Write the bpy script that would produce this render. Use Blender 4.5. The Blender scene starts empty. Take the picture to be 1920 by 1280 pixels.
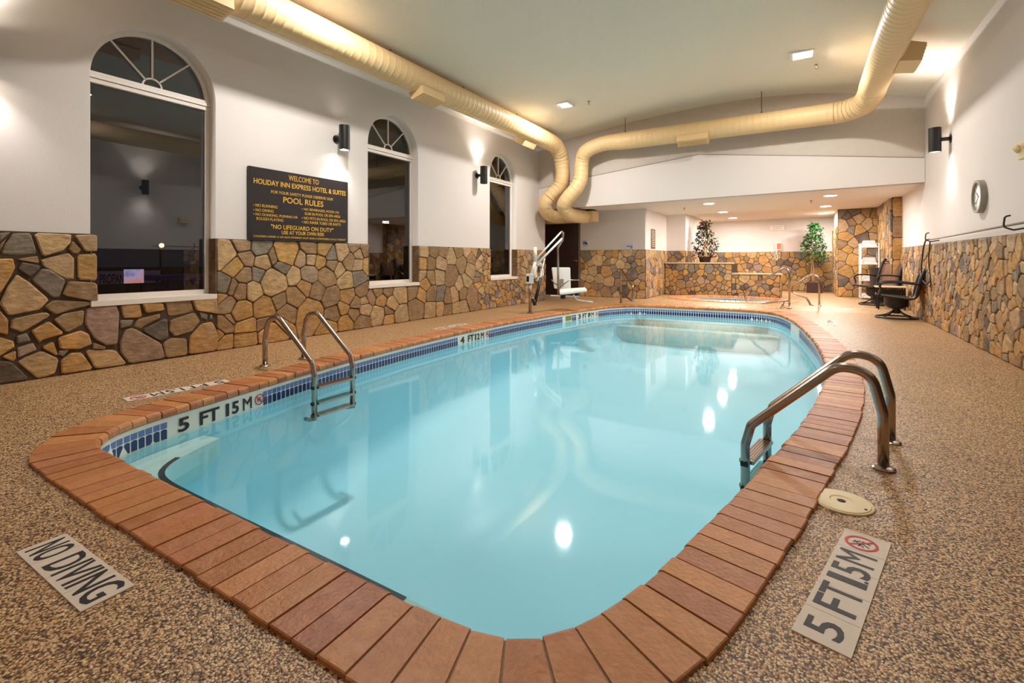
import bpy, bmesh, math, random
from mathutils import Vector, Matrix
random.seed(7)
C = bpy.context.scene.collection
SC = bpy.context.scene
PI = math.pi

# ------------------------------------------------------------ camera, world, exposure, lights
F, H, CX, HY, VX = 900.0, 1.05, 960.0, 487.0, 1505.0
YAW = math.atan((VX - CX) / F); SN = math.sin(YAW); CS = math.cos(YAW)
cam = bpy.data.cameras.new('camera'); camo = bpy.data.objects.new('camera', cam); C.objects.link(camo)
camo.location = (0, 0, H); camo.rotation_euler = (PI/2, 0, YAW)
cam.sensor_width = 36; cam.lens = F / 1920 * 36; cam.shift_y = -(640 - HY) / 1920.0
cam.clip_start = 0.05; cam.clip_end = 300
SC.camera = camo
SC.view_settings.view_transform = 'Standard'; SC.view_settings.look = 'None'
SC.view_settings.gamma = 1; SC.view_settings.use_curve_mapping = False
SC.view_settings.exposure = 0.12

W = bpy.data.worlds.new('night'); SC.world = W; W.use_nodes = True
W.node_tree.nodes['Background'].inputs[0].default_value = (0.012, 0.012, 0.016, 1)
W.node_tree.nodes['Background'].inputs[1].default_value = 1.0

def light(kind, loc, energy, size=0.3, color=(1, .93, .82), rot=(0, 0, 0), **kw):
    l = bpy.data.lights.new(kind.lower() + '_light', kind); l.energy = energy; l.color = color
    if kind == 'AREA': l.shape = kw.get('shape', 'SQUARE'); l.size = size; l.spread = kw.get('spread', PI)
    else: l.shadow_soft_size = size
    if kind == 'SPOT': l.spot_size = kw.get('spot', 1.3); l.spot_blend = kw.get('blend', .5)
    o = bpy.data.objects.new(kind.lower() + '_light', l); C.objects.link(o)
    o.location = loc; o.rotation_euler = rot
    return o

WARM = (1.0, .965, .94)
CANS = [(-4.07, 8.7, 4.135), (0.0, 8.75, 4.255), (-4.07, 3.6, 4.135), (0.0, 3.6, 4.255), (-2.0, -1.2, 4.31)]
CAN_E = [84, 70, 78, 20, 6]
for (x, y, z), e in zip(CANS, CAN_E):
    light('AREA', (x, y, z - .04), e, .2, WARM)
ALC = [(x, y) for x in (-1.87, .49) for y in (11.95, 14.25, 16.4)]
for x, y in ALC:
    light('AREA', (x, y, 2.33), 48, .2, (1, .955, .92), shape='DISK')

# ------------------------------------------------------------ pixel measurement helpers (points lie on real planes)
def ray(px, py):
    l = (px - CX) / F; u = (HY - py) / F
    return (-SN + CS*l, CS + SN*l, u)
def atz(px, py, z=0):
    r = ray(px, py); t = (z - H) / r[2]; return Vector((r[0]*t, r[1]*t, z))
def atx(px, py, x):
    r = ray(px, py); t = x / r[0]; return Vector((x, r[1]*t, H + r[2]*t))
def aty(px, py, y):
    r = ray(px, py); t = y / r[1]; return Vector((r[0]*t, y, H + r[2]*t))
def atd(px, py, t):
    r = ray(px, py); return Vector((r[0]*t, r[1]*t, H + r[2]*t))

# ------------------------------------------------------------ materials
def s2l(c):
    return tuple(((v/255)/12.92 if v/255 <= .04045 else ((v/255+.055)/1.055)**2.4) for v in c)
MATS = {}
def mat(name, rgb, rough=.5, metal=0, spec=.5, bump=0, bscale=40, vary=0, vscale=6, emit=None, es=1, detail=4):
    m = bpy.data.materials.new(name); m.use_nodes = True; nt = m.node_tree; N = nt.nodes; L = nt.links
    b = N['Principled BSDF']; c = (*s2l(rgb), 1)
    b.inputs['Base Color'].default_value = c; b.inputs['Roughness'].default_value = rough
    b.inputs['Metallic'].default_value = metal; b.inputs['Specular IOR Level'].default_value = spec
    tc = N.new('ShaderNodeTexCoord')
    if vary:
        n = N.new('ShaderNodeTexNoise'); n.inputs['Scale'].default_value = vscale; n.inputs['Detail'].default_value = detail
        L.new(tc.outputs['Object'], n.inputs['Vector'])
        r = N.new('ShaderNodeMapRange'); r.inputs['To Min'].default_value = 1 - vary; r.inputs['To Max'].default_value = 1 + vary
        L.new(n.outputs['Fac'], r.inputs['Value'])
        mx = N.new('ShaderNodeVectorMath'); mx.operation = 'SCALE'; mx.inputs[0].default_value = c[:3]
        L.new(r.outputs[0], mx.inputs['Scale']); L.new(mx.outputs[0], b.inputs['Base Color'])
    if bump:
        n2 = N.new('ShaderNodeTexNoise'); n2.inputs['Scale'].default_value = bscale; n2.inputs['Detail'].default_value = 3
        L.new(tc.outputs['Object'], n2.inputs['Vector'])
        bp = N.new('ShaderNodeBump'); bp.inputs['Strength'].default_value = bump; bp.inputs['Distance'].default_value = .01
        L.new(n2.outputs['Fac'], bp.inputs['Height']); L.new(bp.outputs[0], b.inputs['Normal'])
    if emit:
        b.inputs['Emission Color'].default_value = (*s2l(emit), 1); b.inputs['Emission Strength'].default_value = es
    MATS[name] = m
    return m

def mat_objcolor(name, rough, bump, bscale, vary, vscale, stretch=(1, 1, 1), spec=.4, pale=None):
    """colour comes from the object's own colour, broken up by noise"""
    m = bpy.data.materials.new(name); m.use_nodes = True; nt = m.node_tree; N = nt.nodes; L = nt.links
    b = N['Principled BSDF']; b.inputs['Roughness'].default_value = rough; b.inputs['Specular IOR Level'].default_value = spec
    oi = N.new('ShaderNodeObjectInfo'); g = N.new('ShaderNodeNewGeometry')
    mp = N.new('ShaderNodeMapping'); mp.inputs['Scale'].default_value = stretch
    L.new(g.outputs['Position'], mp.inputs['Vector'])
    n = N.new('ShaderNodeTexNoise'); n.inputs['Scale'].default_value = vscale; n.inputs['Detail'].default_value = 6; n.inputs['Roughness'].default_value = .65
    L.new(mp.outputs[0], n.inputs['Vector'])
    r = N.new('ShaderNodeMapRange'); r.inputs['From Min'].default_value = .3; r.inputs['From Max'].default_value = .7
    r.inputs['To Min'].default_value = 1 - vary; r.inputs['To Max'].default_value = 1 + vary
    L.new(n.outputs['Fac'], r.inputs['Value'])
    mx = N.new('ShaderNodeVectorMath'); mx.operation = 'SCALE'
    L.new(oi.outputs['Color'], mx.inputs[0]); L.new(r.outputs[0], mx.inputs['Scale'])
    out = mx.outputs[0]
    if pale:
        n3 = N.new('ShaderNodeTexNoise'); n3.inputs['Scale'].default_value = vscale*.6; n3.inputs['Detail'].default_value = 5
        L.new(g.outputs['Position'], n3.inputs['Vector'])
        r3 = N.new('ShaderNodeMapRange'); r3.inputs['From Min'].default_value = .5; r3.inputs['From Max'].default_value = .75
        r3.inputs['To Max'].default_value = .45; L.new(n3.outputs['Fac'], r3.inputs['Value'])
        m3 = N.new('ShaderNodeMix'); m3.data_type = 'RGBA'; m3.inputs['B'].default_value = (*s2l(pale), 1)
        L.new(r3.outputs[0], m3.inputs['Factor']); L.new(out, m3.inputs['A']); out = m3.outputs['Result']
    L.new(out, b.inputs['Base Color'])
    n2 = N.new('ShaderNodeTexNoise'); n2.inputs['Scale'].default_value = bscale; n2.inputs['Detail'].default_value = 6
    L.new(mp.outputs[0], n2.inputs['Vector'])
    bp = N.new('ShaderNodeBump'); bp.inputs['Strength'].default_value = bump; bp.inputs['Distance'].default_value = .012
    L.new(n2.outputs['Fac'], bp.inputs['Height']); L.new(bp.outputs[0], b.inputs['Normal'])
    return m

M_plaster = mat('white_plaster', (226, 217, 210), .75, bump=.12, bscale=90, vary=.02, vscale=2)
M_rough = mat('old_plaster', (212, 200, 188), .85, bump=.9, bscale=45, vary=.05, vscale=5)
M_ceil = mat('popcorn_ceiling', (244, 234, 214), .95, bump=1.0, bscale=70, vary=.05, vscale=45)
M_soffit = mat('smooth_soffit', (226, 214, 204), .8, bump=.05, bscale=60)
M_mortar = mat('dark_mortar', (78, 60, 42), .9, bump=.4, bscale=60, vary=.3, vscale=12)
M_grout = mat('brick_grout', (160, 132, 100), .9, bump=.3, bscale=90, vary=.2, vscale=30)
M_frame = mat('white_vinyl_frame', (236, 224, 212), .4)
M_black = mat('satin_black_metal', (22, 19, 18), .4, spec=.5)
M_duct = mat('cream_painted_duct', (228, 194, 142), .5, bump=.05, bscale=20, vary=.03, vscale=3)
M_steel = mat('brushed_stainless', (176, 160, 148), .24, metal=1, vary=.08, vscale=8)
M_gold = mat('gold_lettering', (224, 172, 52), .45)
M_sign = mat('dark_brown_laminate', (30, 22, 26), .35)
M_red = mat('red_print', (200, 28, 40), .5)
M_ink = mat('black_print', (24, 20, 20), .5)
M_mark = mat('pale_marker_tile', (224, 206, 188), .5, vary=.04, vscale=40, bump=.05)
M_wtile = mat('white_glazed_tile', (232, 232, 222), .15, vary=.03, vscale=10)
M_lblue = mat('light_blue_glazed_tile', (92, 118, 178), .15, vary=.15, vscale=30)
M_dblue = mat('dark_blue_glazed_tile', (24, 44, 104), .15, vary=.3, vscale=30)
M_basin = mat('pale_aqua_plaster', (190, 236, 246), .8, vary=.02, vscale=2)
M_step = mat('white_pool_plaster', (214, 234, 228), .8, vary=.02, vscale=3)
M_lid = mat('cream_plastic', (236, 214, 166), .45, vary=.02)
M_door = mat('dark_walnut_door', (48, 22, 14), .45, vary=.25, vscale=5, bump=.05)
M_doorf = mat('grey_brown_door_frame', (120, 104, 84), .6)
M_whitep = mat('white_plastic', (238, 234, 226), .35)
M_grey = mat('grey_plastic', (150, 142, 130), .5)
M_towel = mat('white_terry_towel', (240, 234, 232), .95, bump=.6, bscale=120)
M_sling = mat('tan_sling_fabric', (172, 132, 108), .85, bump=.2, bscale=200, vary=.08, vscale=60)
M_cream = mat('cream_tabletop', (214, 192, 158), .5)
M_cap = mat('sandstone_cap', (196, 172, 134), .7, vary=.12, vscale=10, bump=.2)
M_bark = mat('pale_bark', (176, 140, 100), .8, vary=.2, vscale=20)
M_leafg = mat('green_leaves', (38, 80, 36), .5, vary=.5, vscale=9)
M_leafr = mat('burgundy_leaves', (88, 24, 30), .5, vary=.5, vscale=9)
M_pot = mat('brown_pot', (62, 34, 24), .6)
M_brown = mat('brown_wicker', (58, 42, 34), .7, bump=.5, bscale=120)
M_orange = mat('orange_box', (214, 120, 84), .5)
M_bluesign = mat('blue_print', (40, 52, 120), .5)
M_palesign = mat('pale_sign_plate', (214, 216, 222), .5)
M_ground = mat('dark_asphalt', (30, 28, 34), .9)
M_olive = mat('olive_plate', (132, 124, 40), .5)
M_glow = mat('lamp_glow', (255, 248, 235), .5, emit=(255, 246, 230), es=40)
M_glowsoft = mat('lamp_lens', (255, 248, 235), .5, emit=(255, 244, 228), es=6)
M_street = mat('sodium_glow', (255, 180, 80), .5, emit=(255, 170, 70), es=30)
M_stone = mat_objcolor('field_stone', .62, .9, 16, .34, 9, (1, 1, 2.0), pale=(176, 150, 126))
M_brick = mat_objcolor('coping_brick', .42, .35, 60, .13, 26, spec=.5, pale=(208, 150, 112))

def mat_floor():
    m = bpy.data.materials.new('pebble_aggregate'); m.use_nodes = True; nt = m.node_tree; N = nt.nodes; L = nt.links
    b = N['Principled BSDF']; b.inputs['Roughness'].default_value = .36; b.inputs['Specular IOR Level'].default_value = .5
    g = N.new('ShaderNodeNewGeometry')
    v = N.new('ShaderNodeTexVoronoi'); v.inputs['Scale'].default_value = 150; L.new(g.outputs['Position'], v.inputs['Vector'])
    sep = N.new('ShaderNodeSeparateColor'); L.new(v.outputs['Color'], sep.inputs[0])
    cr = N.new('ShaderNodeValToRGB'); L.new(sep.outputs[0], cr.inputs[0]); e = cr.color_ramp.elements
    e[0].position = 0; e[0].color = (*s2l((96, 60, 40)), 1); e[1].position = 1; e[1].color = (*s2l((255, 221, 172)), 1)
    for p, c in ((.13, (133, 92, 62)), (.3, (196, 148, 96)), (.55, (224, 176, 120)), (.8, (240, 198, 148))):
        q = e.new(p); q.color = (*s2l(c), 1)
    n = N.new('ShaderNodeTexNoise'); n.inputs['Scale'].default_value = 1.1; n.inputs['Detail'].default_value = 3; L.new(g.outputs['Position'], n.inputs['Vector'])
    r = N.new('ShaderNodeMapRange'); r.inputs['To Min'].default_value = .86; r.inputs['To Max'].default_value = 1.1; L.new(n.outputs['Fac'], r.inputs['Value'])
    mx = N.new('ShaderNodeVectorMath'); mx.operation = 'SCALE'; dr_ = N.new('ShaderNodeMapRange'); dr_.inputs['From Min'].default_value = .45; dr_.inputs['From Max'].default_value = .75; L.new(v.outputs['Distance'], dr_.inputs['Value'])
    gm = N.new('ShaderNodeMix'); gm.data_type = 'RGBA'; gm.inputs['B'].default_value = (*s2l((70, 46, 26)), 1); L.new(dr_.outputs[0], gm.inputs['Factor']); L.new(cr.outputs[0], gm.inputs['A'])
    L.new(gm.outputs['Result'], mx.inputs[0]); L.new(r.outputs[0], mx.inputs['Scale'])
    L.new(mx.outputs[0], b.inputs['Base Color'])
    bp = N.new('ShaderNodeBump'); bp.inputs['Strength'].default_value = .45; bp.inputs['Distance'].default_value = .004; bp.invert = True
    L.new(v.outputs['Distance'], bp.inputs['Height']); L.new(bp.outputs[0], b.inputs['Normal'])
    return m
M_floor = mat_floor()

def mat_clear(name, ior, tint, wave=0, wscale=1.5, rough=.0, refl=1.0):
    m = bpy.data.materials.new(name); m.use_nodes = True; nt = m.node_tree; N = nt.nodes; L = nt.links
    N.remove(N['Principled BSDF']); out = N['Material Output']
    tr = N.new('ShaderNodeBsdfTransparent'); tr.inputs[0].default_value = (*tint, 1)
    gl = N.new('ShaderNodeBsdfGlossy'); gl.inputs['Roughness'].default_value = rough
    gl.inputs['Color'].default_value = (refl, refl, refl, 1)
    fr = N.new('ShaderNodeFresnel'); fr.inputs['IOR'].default_value = ior
    mx = N.new('ShaderNodeMixShader'); L.new(fr.outputs[0], mx.inputs[0]); L.new(tr.outputs[0], mx.inputs[1]); L.new(gl.outputs[0], mx.inputs[2])
    L.new(mx.outputs[0], out.inputs['Surface'])
    if wave:
        g = N.new('ShaderNodeNewGeometry'); n = N.new('ShaderNodeTexNoise'); n.inputs['Scale'].default_value = wscale; n.inputs['Detail'].default_value = 1.5
        L.new(g.outputs['Position'], n.inputs['Vector'])
        bp = N.new('ShaderNodeBump'); bp.inputs['Strength'].default_value = 1; bp.inputs['Distance'].default_value = wave
        L.new(n.outputs['Fac'], bp.inputs['Height']); L.new(bp.outputs[0], gl.inputs['Normal'])
    return m
M_water = mat_clear('pool_water', 1.33, (.87, .965, .985), .004, 1.1, .05)
M_glass = mat_clear('window_glass', 1.75, (.8, .8, .8), 0, 1, 0)

# ------------------------------------------------------------ mesh helpers
def obj(name, bm, m, parent=None, loc=None, smooth=False):
    me = bpy.data.meshes.new(name)
    bmesh.ops.recalc_face_normals(bm, faces=bm.faces)
    bm.to_mesh(me); bm.free()
    ms = m if isinstance(m, (list, tuple)) else [m]
    for q in ms: me.materials.append(q)
    if smooth:
        for p in me.polygons: p.use_smooth = True
    o = bpy.data.objects.new(name, me); C.objects.link(o)
    if parent:
        o.parent = parent; o.matrix_parent_inverse = parent.matrix_basis.inverted()
    if loc: o.location = loc
    return o
def tag(o, label, cat, group=None, kind=None):
    o['label'] = label; o['category'] = cat
    if group: o['group'] = group
    if kind: o['kind'] = kind
    return o
def thing(name, label, cat, loc=(0, 0, 0), group=None, rz=0):
    o = bpy.data.objects.new(name, None); C.objects.link(o); o.location = loc; o.rotation_euler = (0, 0, rz)
    o.empty_display_size = .1
    return tag(o, label, cat, group)
def struct(name, bm, m, parent=None, smooth=False):
    o = obj(name, bm, m, parent, smooth=smooth); o['kind'] = 'structure'; return o
def sempty(name):
    o = bpy.data.objects.new(name, None); C.objects.link(o); o['kind'] = 'structure'; return o
def copy_tree(o, parent=None):
    c = o.copy(); C.objects.link(c); c.parent = parent
    for ch in list(o.children): copy_tree(ch, c)
    return c
def box(bm, a, b, bev=0, M=None):
    a = Vector(a); b = Vector(b)
    r = bmesh.ops.create_cube(bm, size=1)
    T = Matrix.Translation((a+b)/2) @ Matrix.Diagonal((abs(b.x-a.x), abs(b.y-a.y), abs(b.z-a.z), 1))
    if M is not None: T = M @ T
    bmesh.ops.transform(bm, matrix=T, verts=r['verts'])
    if bev:
        es = set(e for v in r['verts'] for e in v.link_edges)
        bmesh.ops.bevel(bm, geom=list(es), offset=bev, segments=2, affect='EDGES', profile=.6)
    return bm
def tube(bm, pts, r, seg=12, caps=True, M=None):
    pts = [Vector(p) for p in pts]
    n = len(pts); rs = r if isinstance(r, (list, tuple)) else [r]*n
    tans = []
    for i in range(n):
        a = pts[max(i-1, 0)]; b = pts[min(i+1, n-1)]; tans.append((b-a).normalized())
    t0 = tans[0]; up = Vector((0, 0, 1)) if abs(t0.z) < .9 else Vector((1, 0, 0))
    u = t0.cross(up).normalized()
    rings = []
    for i in range(n):
        t = tans[i]; u = (u - t*u.dot(t)).normalized(); w = t.cross(u)
        ring = []
        for k in range(seg):
            a = 2*PI*k/seg; p = pts[i] + (u*math.cos(a) + w*math.sin(a))*rs[i]
            ring.append(bm.verts.new(M @ p if M is not None else p))
        rings.append(ring)
    for i in range(n-1):
        for k in range(seg):
            k2 = (k+1) % seg; bm.faces.new((rings[i][k], rings[i][k2], rings[i+1][k2], rings[i+1][k]))
    if caps:
        bm.faces.new(rings[0][::-1]); bm.faces.new(rings[-1])
    return bm
def smoothpath(pts, sub=6):
    """Catmull-Rom through points"""
    P = [Vector(p) for p in pts]; out = []
    for i in range(len(P)-1):
        p0 = P[i-1] if i else P[0]*2-P[1]; p1 = P[i]; p2 = P[i+1]; p3 = P[i+2] if i+2 < len(P) else P[-1]*2-P[-2]
        for k in range(sub):
            t = k/sub
            out.append(.5*((2*p1) + (p2-p0)*t + (2*p0-5*p1+4*p2-p3)*t*t + (3*p1-p0-3*p2+p3)*t**3))
    out.append(P[-1]); return out
def fillet(pts, rad, seg=6):
    P = [Vector(p) for p in pts]; out = [P[0]]
    for i in range(1, len(P)-1):
        r = rad[i-1] if isinstance(rad, (list, tuple)) else rad
        a, b, c = P[i-1], P[i], P[i+1]
        d1 = (a-b).normalized(); d2 = (c-b).normalized(); ang = d1.angle(d2)
        t = min(r/math.tan(ang/2), (a-b).length*.49, (c-b).length*.49)
        p1 = b+d1*t; p2 = b+d2*t
        for k in range(seg+1):
            s = k/seg; out.append((1-s)**2*p1 + 2*s*(1-s)*b + s*s*p2)
    out.append(P[-1]); return out
def lathe(bm, prof, seg=24, c=(0, 0, 0), M=None):
    c = Vector(c); rings = []
    for r, z in prof:
        ring = []
        for k in range(seg):
            a = 2*PI*k/seg; p = c + Vector((r*math.cos(a), r*math.sin(a), z))
            ring.append(bm.verts.new(M @ p if M is not None else p))
        rings.append(ring)
    for i in range(len(rings)-1):
        for k in range(seg):
            k2 = (k+1) % seg; bm.faces.new((rings[i][k], rings[i][k2], rings[i+1][k2], rings[i+1][k]))
    bm.faces.new(rings[0][::-1]); bm.faces.new(rings[-1])
    return bm
def flatcurve(loops, depth, M, res=1):
    """closed 2D loops (first outer, rest holes) extruded by depth along local +z, placed by M -> bmesh"""
    cu = bpy.data.curves.new('tmp', 'CURVE'); cu.dimensions = '2D'; cu.fill_mode = 'BOTH'; cu.extrude = depth/2
    for lp in loops:
        s = cu.splines.new('POLY'); s.points.add(len(lp)-1); s.use_cyclic_u = True
        for i, p in enumerate(lp): s.points[i].co = (p[0], p[1], 0, 1)
    o = bpy.data.objects.new('tmp', cu); C.objects.link(o)
    dg = bpy.context.evaluated_depsgraph_get(); dg.update()
    me = bpy.data.meshes.new_from_object(o.evaluated_get(dg))
    bm = bmesh.new(); bm.from_mesh(me)
    bpy.data.objects.remove(o); bpy.data.curves.remove(cu); bpy.data.meshes.remove(me)
    bmesh.ops.remove_doubles(bm, verts=bm.verts, dist=1e-5)
    bmesh.ops.transform(bm, matrix=M @ Matrix.Translation((0, 0, depth/2)), verts=bm.verts)
    return bm
def frame_mat(o, x, y, z):
    m = Matrix.Identity(4)
    for i, v in enumerate((x, y, z, o)):
        v = Vector(v)
        for k in range(3): m[k][i] = v[k]
    return m
_fontcache = {}
def text_bm(body, w, h, M, thick=.002, bold=.0, bm=None):
    """lettering fitted into w x h centred on local origin, in plane of M"""
    if 'M' in body and bold > .003: bold = .0 if len(body) < 4 else .003
    cu = bpy.data.curves.new('tmp', 'FONT'); cu.body = body; cu.extrude = .01; cu.offset = bold; cu.resolution_u = 3
    o = bpy.data.objects.new('tmp', cu); C.objects.link(o)
    dg = bpy.context.evaluated_depsgraph_get(); dg.update()
    me = bpy.data.meshes.new_from_object(o.evaluated_get(dg))
    bpy.data.objects.remove(o); bpy.data.curves.remove(cu)
    xs = [v.co.x for v in me.vertices]; ys = [v.co.y for v in me.vertices]
    x0, x1, y0, y1 = min(xs), max(xs), min(ys), max(ys)
    T = M @ Matrix.Diagonal((w/(x1-x0), h/(y1-y0), thick/.02, 1)) @ Matrix.Translation((-(x0+x1)/2, -(y0+y1)/2, 0))
    me.transform(T)
    if bm is None: bm = bmesh.new()
    bm.from_mesh(me); bpy.data.meshes.remove(me)
    return bm
def ring_bm(bm, M, r0, r1, z0, z1, seg=32):
    vs = []
    for k in range(seg):
        a = 2*PI*k/seg; c, s = math.cos(a), math.sin(a)
        vs.append([bm.verts.new(M @ Vector((r*c, r*s, z))) for r, z in ((r0, z0), (r1, z0), (r1, z1), (r0, z1))])
    for k in range(seg):
        a, b = vs[k], vs[(k+1) % seg]
        for i in range(4): bm.faces.new((a[i], a[(i+1) % 4], b[(i+1) % 4], b[i]))
    return bm
def no_dive_symbol(parent, M, r, th=.0015):
    b = bmesh.new(); ring_bm(b, M, r*.82, r, 0, th)
    box(b, (-r*.9, -r*.07, 0), (r*.9, r*.07, th), M=M @ Matrix.Rotation(-PI/4, 4, 'Z'))
    obj('prohibition_ring', b, M_red, parent)
    b = bmesh.new()
    z = th*.6
    for p in (((-.5, .1), (.35, -.05)), ((.35, -.05), (.1, -.5)), ((0, 0), (-.35, -.5)), ((-.1, .5), (.3, .1)), ((-.45, .4), (0, .05)), ((.2, .45), (-.5, -.2))):
        a, c = Vector((*p[0], 0))*r, Vector((*p[1], 0))*r
        d = (c-a); ang = math.atan2(d.y, d.x)
        box(b, (0, -r*.045, 0), (d.length, r*.045, z), M=M @ Matrix.Translation(a) @ Matrix.Rotation(ang, 4, 'Z'))
    obj('diver_figure', b, M_ink, parent)

# ------------------------------------------------------------ dimensions
XL, XR = -5.77, 1.82          # plaster faces of the long walls
YH, YD, YB = 10.85, 12.1, 17.8  # header wall, door wall, alcove back wall
FZ = .07                      # deck level in the alcove
ZW = -.18                     # water level
NEAR = -3.2
def ceil_z(x):
    P = [(-5.9, 3.88), (-5.74, 3.91), (-4.59, 4.07), (-3.34, 4.22), (-2.27, 4.30), (-1.4, 4.33), (-.62, 4.315), (.1, 4.25), (.85, 4.12), (1.82, 3.88), (2.1, 3.82)]
    for a, b in zip(P, P[1:]):
        if a[0] <= x <= b[0]: return a[1] + (b[1]-a[1])*(x-a[0])/(b[0]-a[0])
    return 3.9
def soff_z(x): return 2.40 + .0105*(x-1.82)

# pool outline (inner lip)
INNER = [(-3.2, 1.086), (-2.6, 1.082), (-1.9, 1.086), (-1.2, 1.086), (-.95, 1.086), (-.8, 1.098), (-.69, 1.13), (-.585, 1.21), (-.5, 1.36), (-.43, 1.56), (-.38, 1.76), (-.33, 1.98), (-.25, 2.33), (-.18, 2.7), (-.1, 3.07), (-.02, 3.48), (.06, 4.0), (.115, 4.45), (.155, 4.9), (.18, 5.4), (.19, 6.0), (.165, 6.7), (.09, 7.65), (-.03, 8.75), (-.16, 9.6), (-.33, 10.35), (-.5, 10.75), (-.75, 10.98), (-1.1, 11.06), (-2.1, 11.06), (-2.95, 10.99), (-3.3, 10.86), (-3.55, 10.6), (-3.74, 10.2), (-3.9, 9.5), (-4.06, 8.5), (-4.17, 7.6), (-4.23, 6.9), (-4.25, 6.0), (-4.24, 5.2), (-4.19, 4.3), (-4.11, 3.5), (-4.0, 2.8), (-3.87, 2.2), (-3.77, 1.7), (-3.71, 1.45), (-3.62, 1.26), (-3.48, 1.14), (-3.34, 1.095)]
def closed_spline(P, step):
    P = [Vector((*p, 0)) for p in P]; n = len(P); out = []
    for i in range(n):
        p0, p1, p2, p3 = P[i-1], P[i], P[(i+1) % n], P[(i+2) % n]
        for k in range(10):
            t = k/10
            out.append(.5*((2*p1) + (p2-p0)*t + (2*p0-5*p1+4*p2-p3)*t*t + (3*p1-p0-3*p2+p3)*t**3))
    L = [0]
    for i in range(len(out)): L.append(L[-1] + (out[(i+1) % len(out)]-out[i]).length)
    tot = L[-1]; m = max(3, round(tot/step)); res = []; j = 0
    for q in range(m):
        s = tot*q/m
        while L[j+1] < s: j += 1
        a, b = out[j], out[(j+1) % len(out)]; res.append(a.lerp(b, (s-L[j])/(L[j+1]-L[j])))
    return res, tot
def normals(P):
    n = len(P); N = []
    for i in range(n):
        t = (P[(i+1) % n]-P[i-1]).normalized(); N.append(Vector((t.y, -t.x, 0)))   # outward for counter-clockwise
    for _ in range(6): N = [(N[i-1] + N[i]*2 + N[(i+1) % n]).normalized() for i in range(n)]
    return N
POOL, PLEN = closed_spline(INNER, .1)
PN = normals(POOL)
def off(P, N, d): return [p + n*d for p, n in zip(P, N)]

# ------------------------------------------------------------ floor
def ellipse(cx, cy, rx, ry, n=48): return [(cx+rx*math.cos(2*PI*k/n), cy+ry*math.sin(2*PI*k/n)) for k in range(n)]
SPA = (-1.55, 13.0, 1.2, .78)    # inner lip
bm = flatcurve([[(XL-.2, NEAR), (XR+.2, NEAR), (XR+.2, 11.62), (XL-1.2, 11.62), (XL-1.2, 10.9), (XL-.2, 10.9)], [(p.x, p.y) for p in off(POOL, PN, .26)]], .04, Matrix.Translation((0, 0, -.04)))
b2 = flatcurve([[(-7.2, 11.9), (2.1, 11.9), (2.1, 18.1), (-7.2, 18.1)], ellipse(SPA[0], SPA[1], SPA[2]+.25, SPA[3]+.25)], .04, Matrix.Translation((0, 0, FZ-.04)))
me = bpy.data.meshes.new('t'); b2.to_mesh(me); b2.free(); bm.from_mesh(me); bpy.data.meshes.remove(me)
vs = [bm.verts.new(p) for p in ((-7.2, 11.62, 0), (2.1, 11.62, 0), (2.1, 11.9, FZ), (-7.2, 11.9, FZ))]; bm.faces.new(vs)
struct('floor', bm, M_floor)

# ------------------------------------------------------------ walls
ARW, AZ0, AZS = .57, .66, 2.86
WINC = [2.385, 5.78, 9.17]
def arch_loop(yc, r=ARW, z0=AZ0, zs=AZS, n=28):
    return [(yc-r, z0), (yc+r, z0)] + [(yc+r*math.cos(PI*k/n), zs+r*math.sin(PI*k/n)) for k in range(n+1)]
MY = frame_mat((XL, 0, 0), (0, 1, 0), (0, 0, 1), (1, 0, 0))          # plane facing +X on the left wall
def left_plane(x): return frame_mat((x, 0, 0), (0, 1, 0), (0, 0, 1), (1, 0, 0))
def right_plane(x): return frame_mat((x, 0, 0), (0, -1, 0), (0, 0, 1), (-1, 0, 0))
def far_plane(y): return frame_mat((0, y, 0), (1, 0, 0), (0, 0, 1), (0, -1, 0))
bm = flatcurve([[(NEAR, -.02), (11.2, -.02), (11.2, 3.95), (NEAR, 3.95)]] + [arch_loop(y) for y in WINC], .22, left_plane(XL-.22))
WL = struct('wall_left', bm, M_plaster)
bm = bmesh.new(); box(bm, (XR, NEAR, -.02), (XR+.2, 13.1, 3.95)); WR = struct('wall_right', bm, M_plaster)
bm = bmesh.new(); box(bm, (XL-.2, NEAR-.2, -.02), (XR+.2, NEAR, 4.4)); struct('wall_near', bm, M_plaster)
# header wall with the arched ceiling line
top = [(x, ceil_z(x)+.01) for x in [1.82-i*.3 for i in range(26)] if x > -5.8] + [(-5.77, ceil_z(-5.77)+.01)]
lp = [(-5.77, soff_z(-5.77)), (1.82, soff_z(1.82))] + top
WH = struct('wall_far', flatcurve([lp], .16, far_plane(YH+.16)), M_rough)
lp = [(-5.765, soff_z(-5.77)), (1.815, soff_z(1.82)), (1.815, 2.825), (-.04, 3.067), (-1.9, 3.30), (-4.3, 3.06), (-5.765, 2.862)]
obj('header_panel', flatcurve([lp], .014, far_plane(YH)), M_plaster, WH)
bm = bmesh.new()
for a_, b_ in (((1.81, 2.825), (-.04, 3.067)), ((-.04, 3.067), (-1.9, 3.30)), ((-1.9, 3.30), (-4.3, 3.06)), ((-4.3, 3.06), (-5.76, 2.862))):
    tube(bm, [(a_[0], YH-.014, a_[1]), (b_[0], YH-.014, b_[1])], .007, 6)
obj('seam_bead', bm, mat('grey_caulk', (150, 136, 122), .8), WH)
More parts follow.
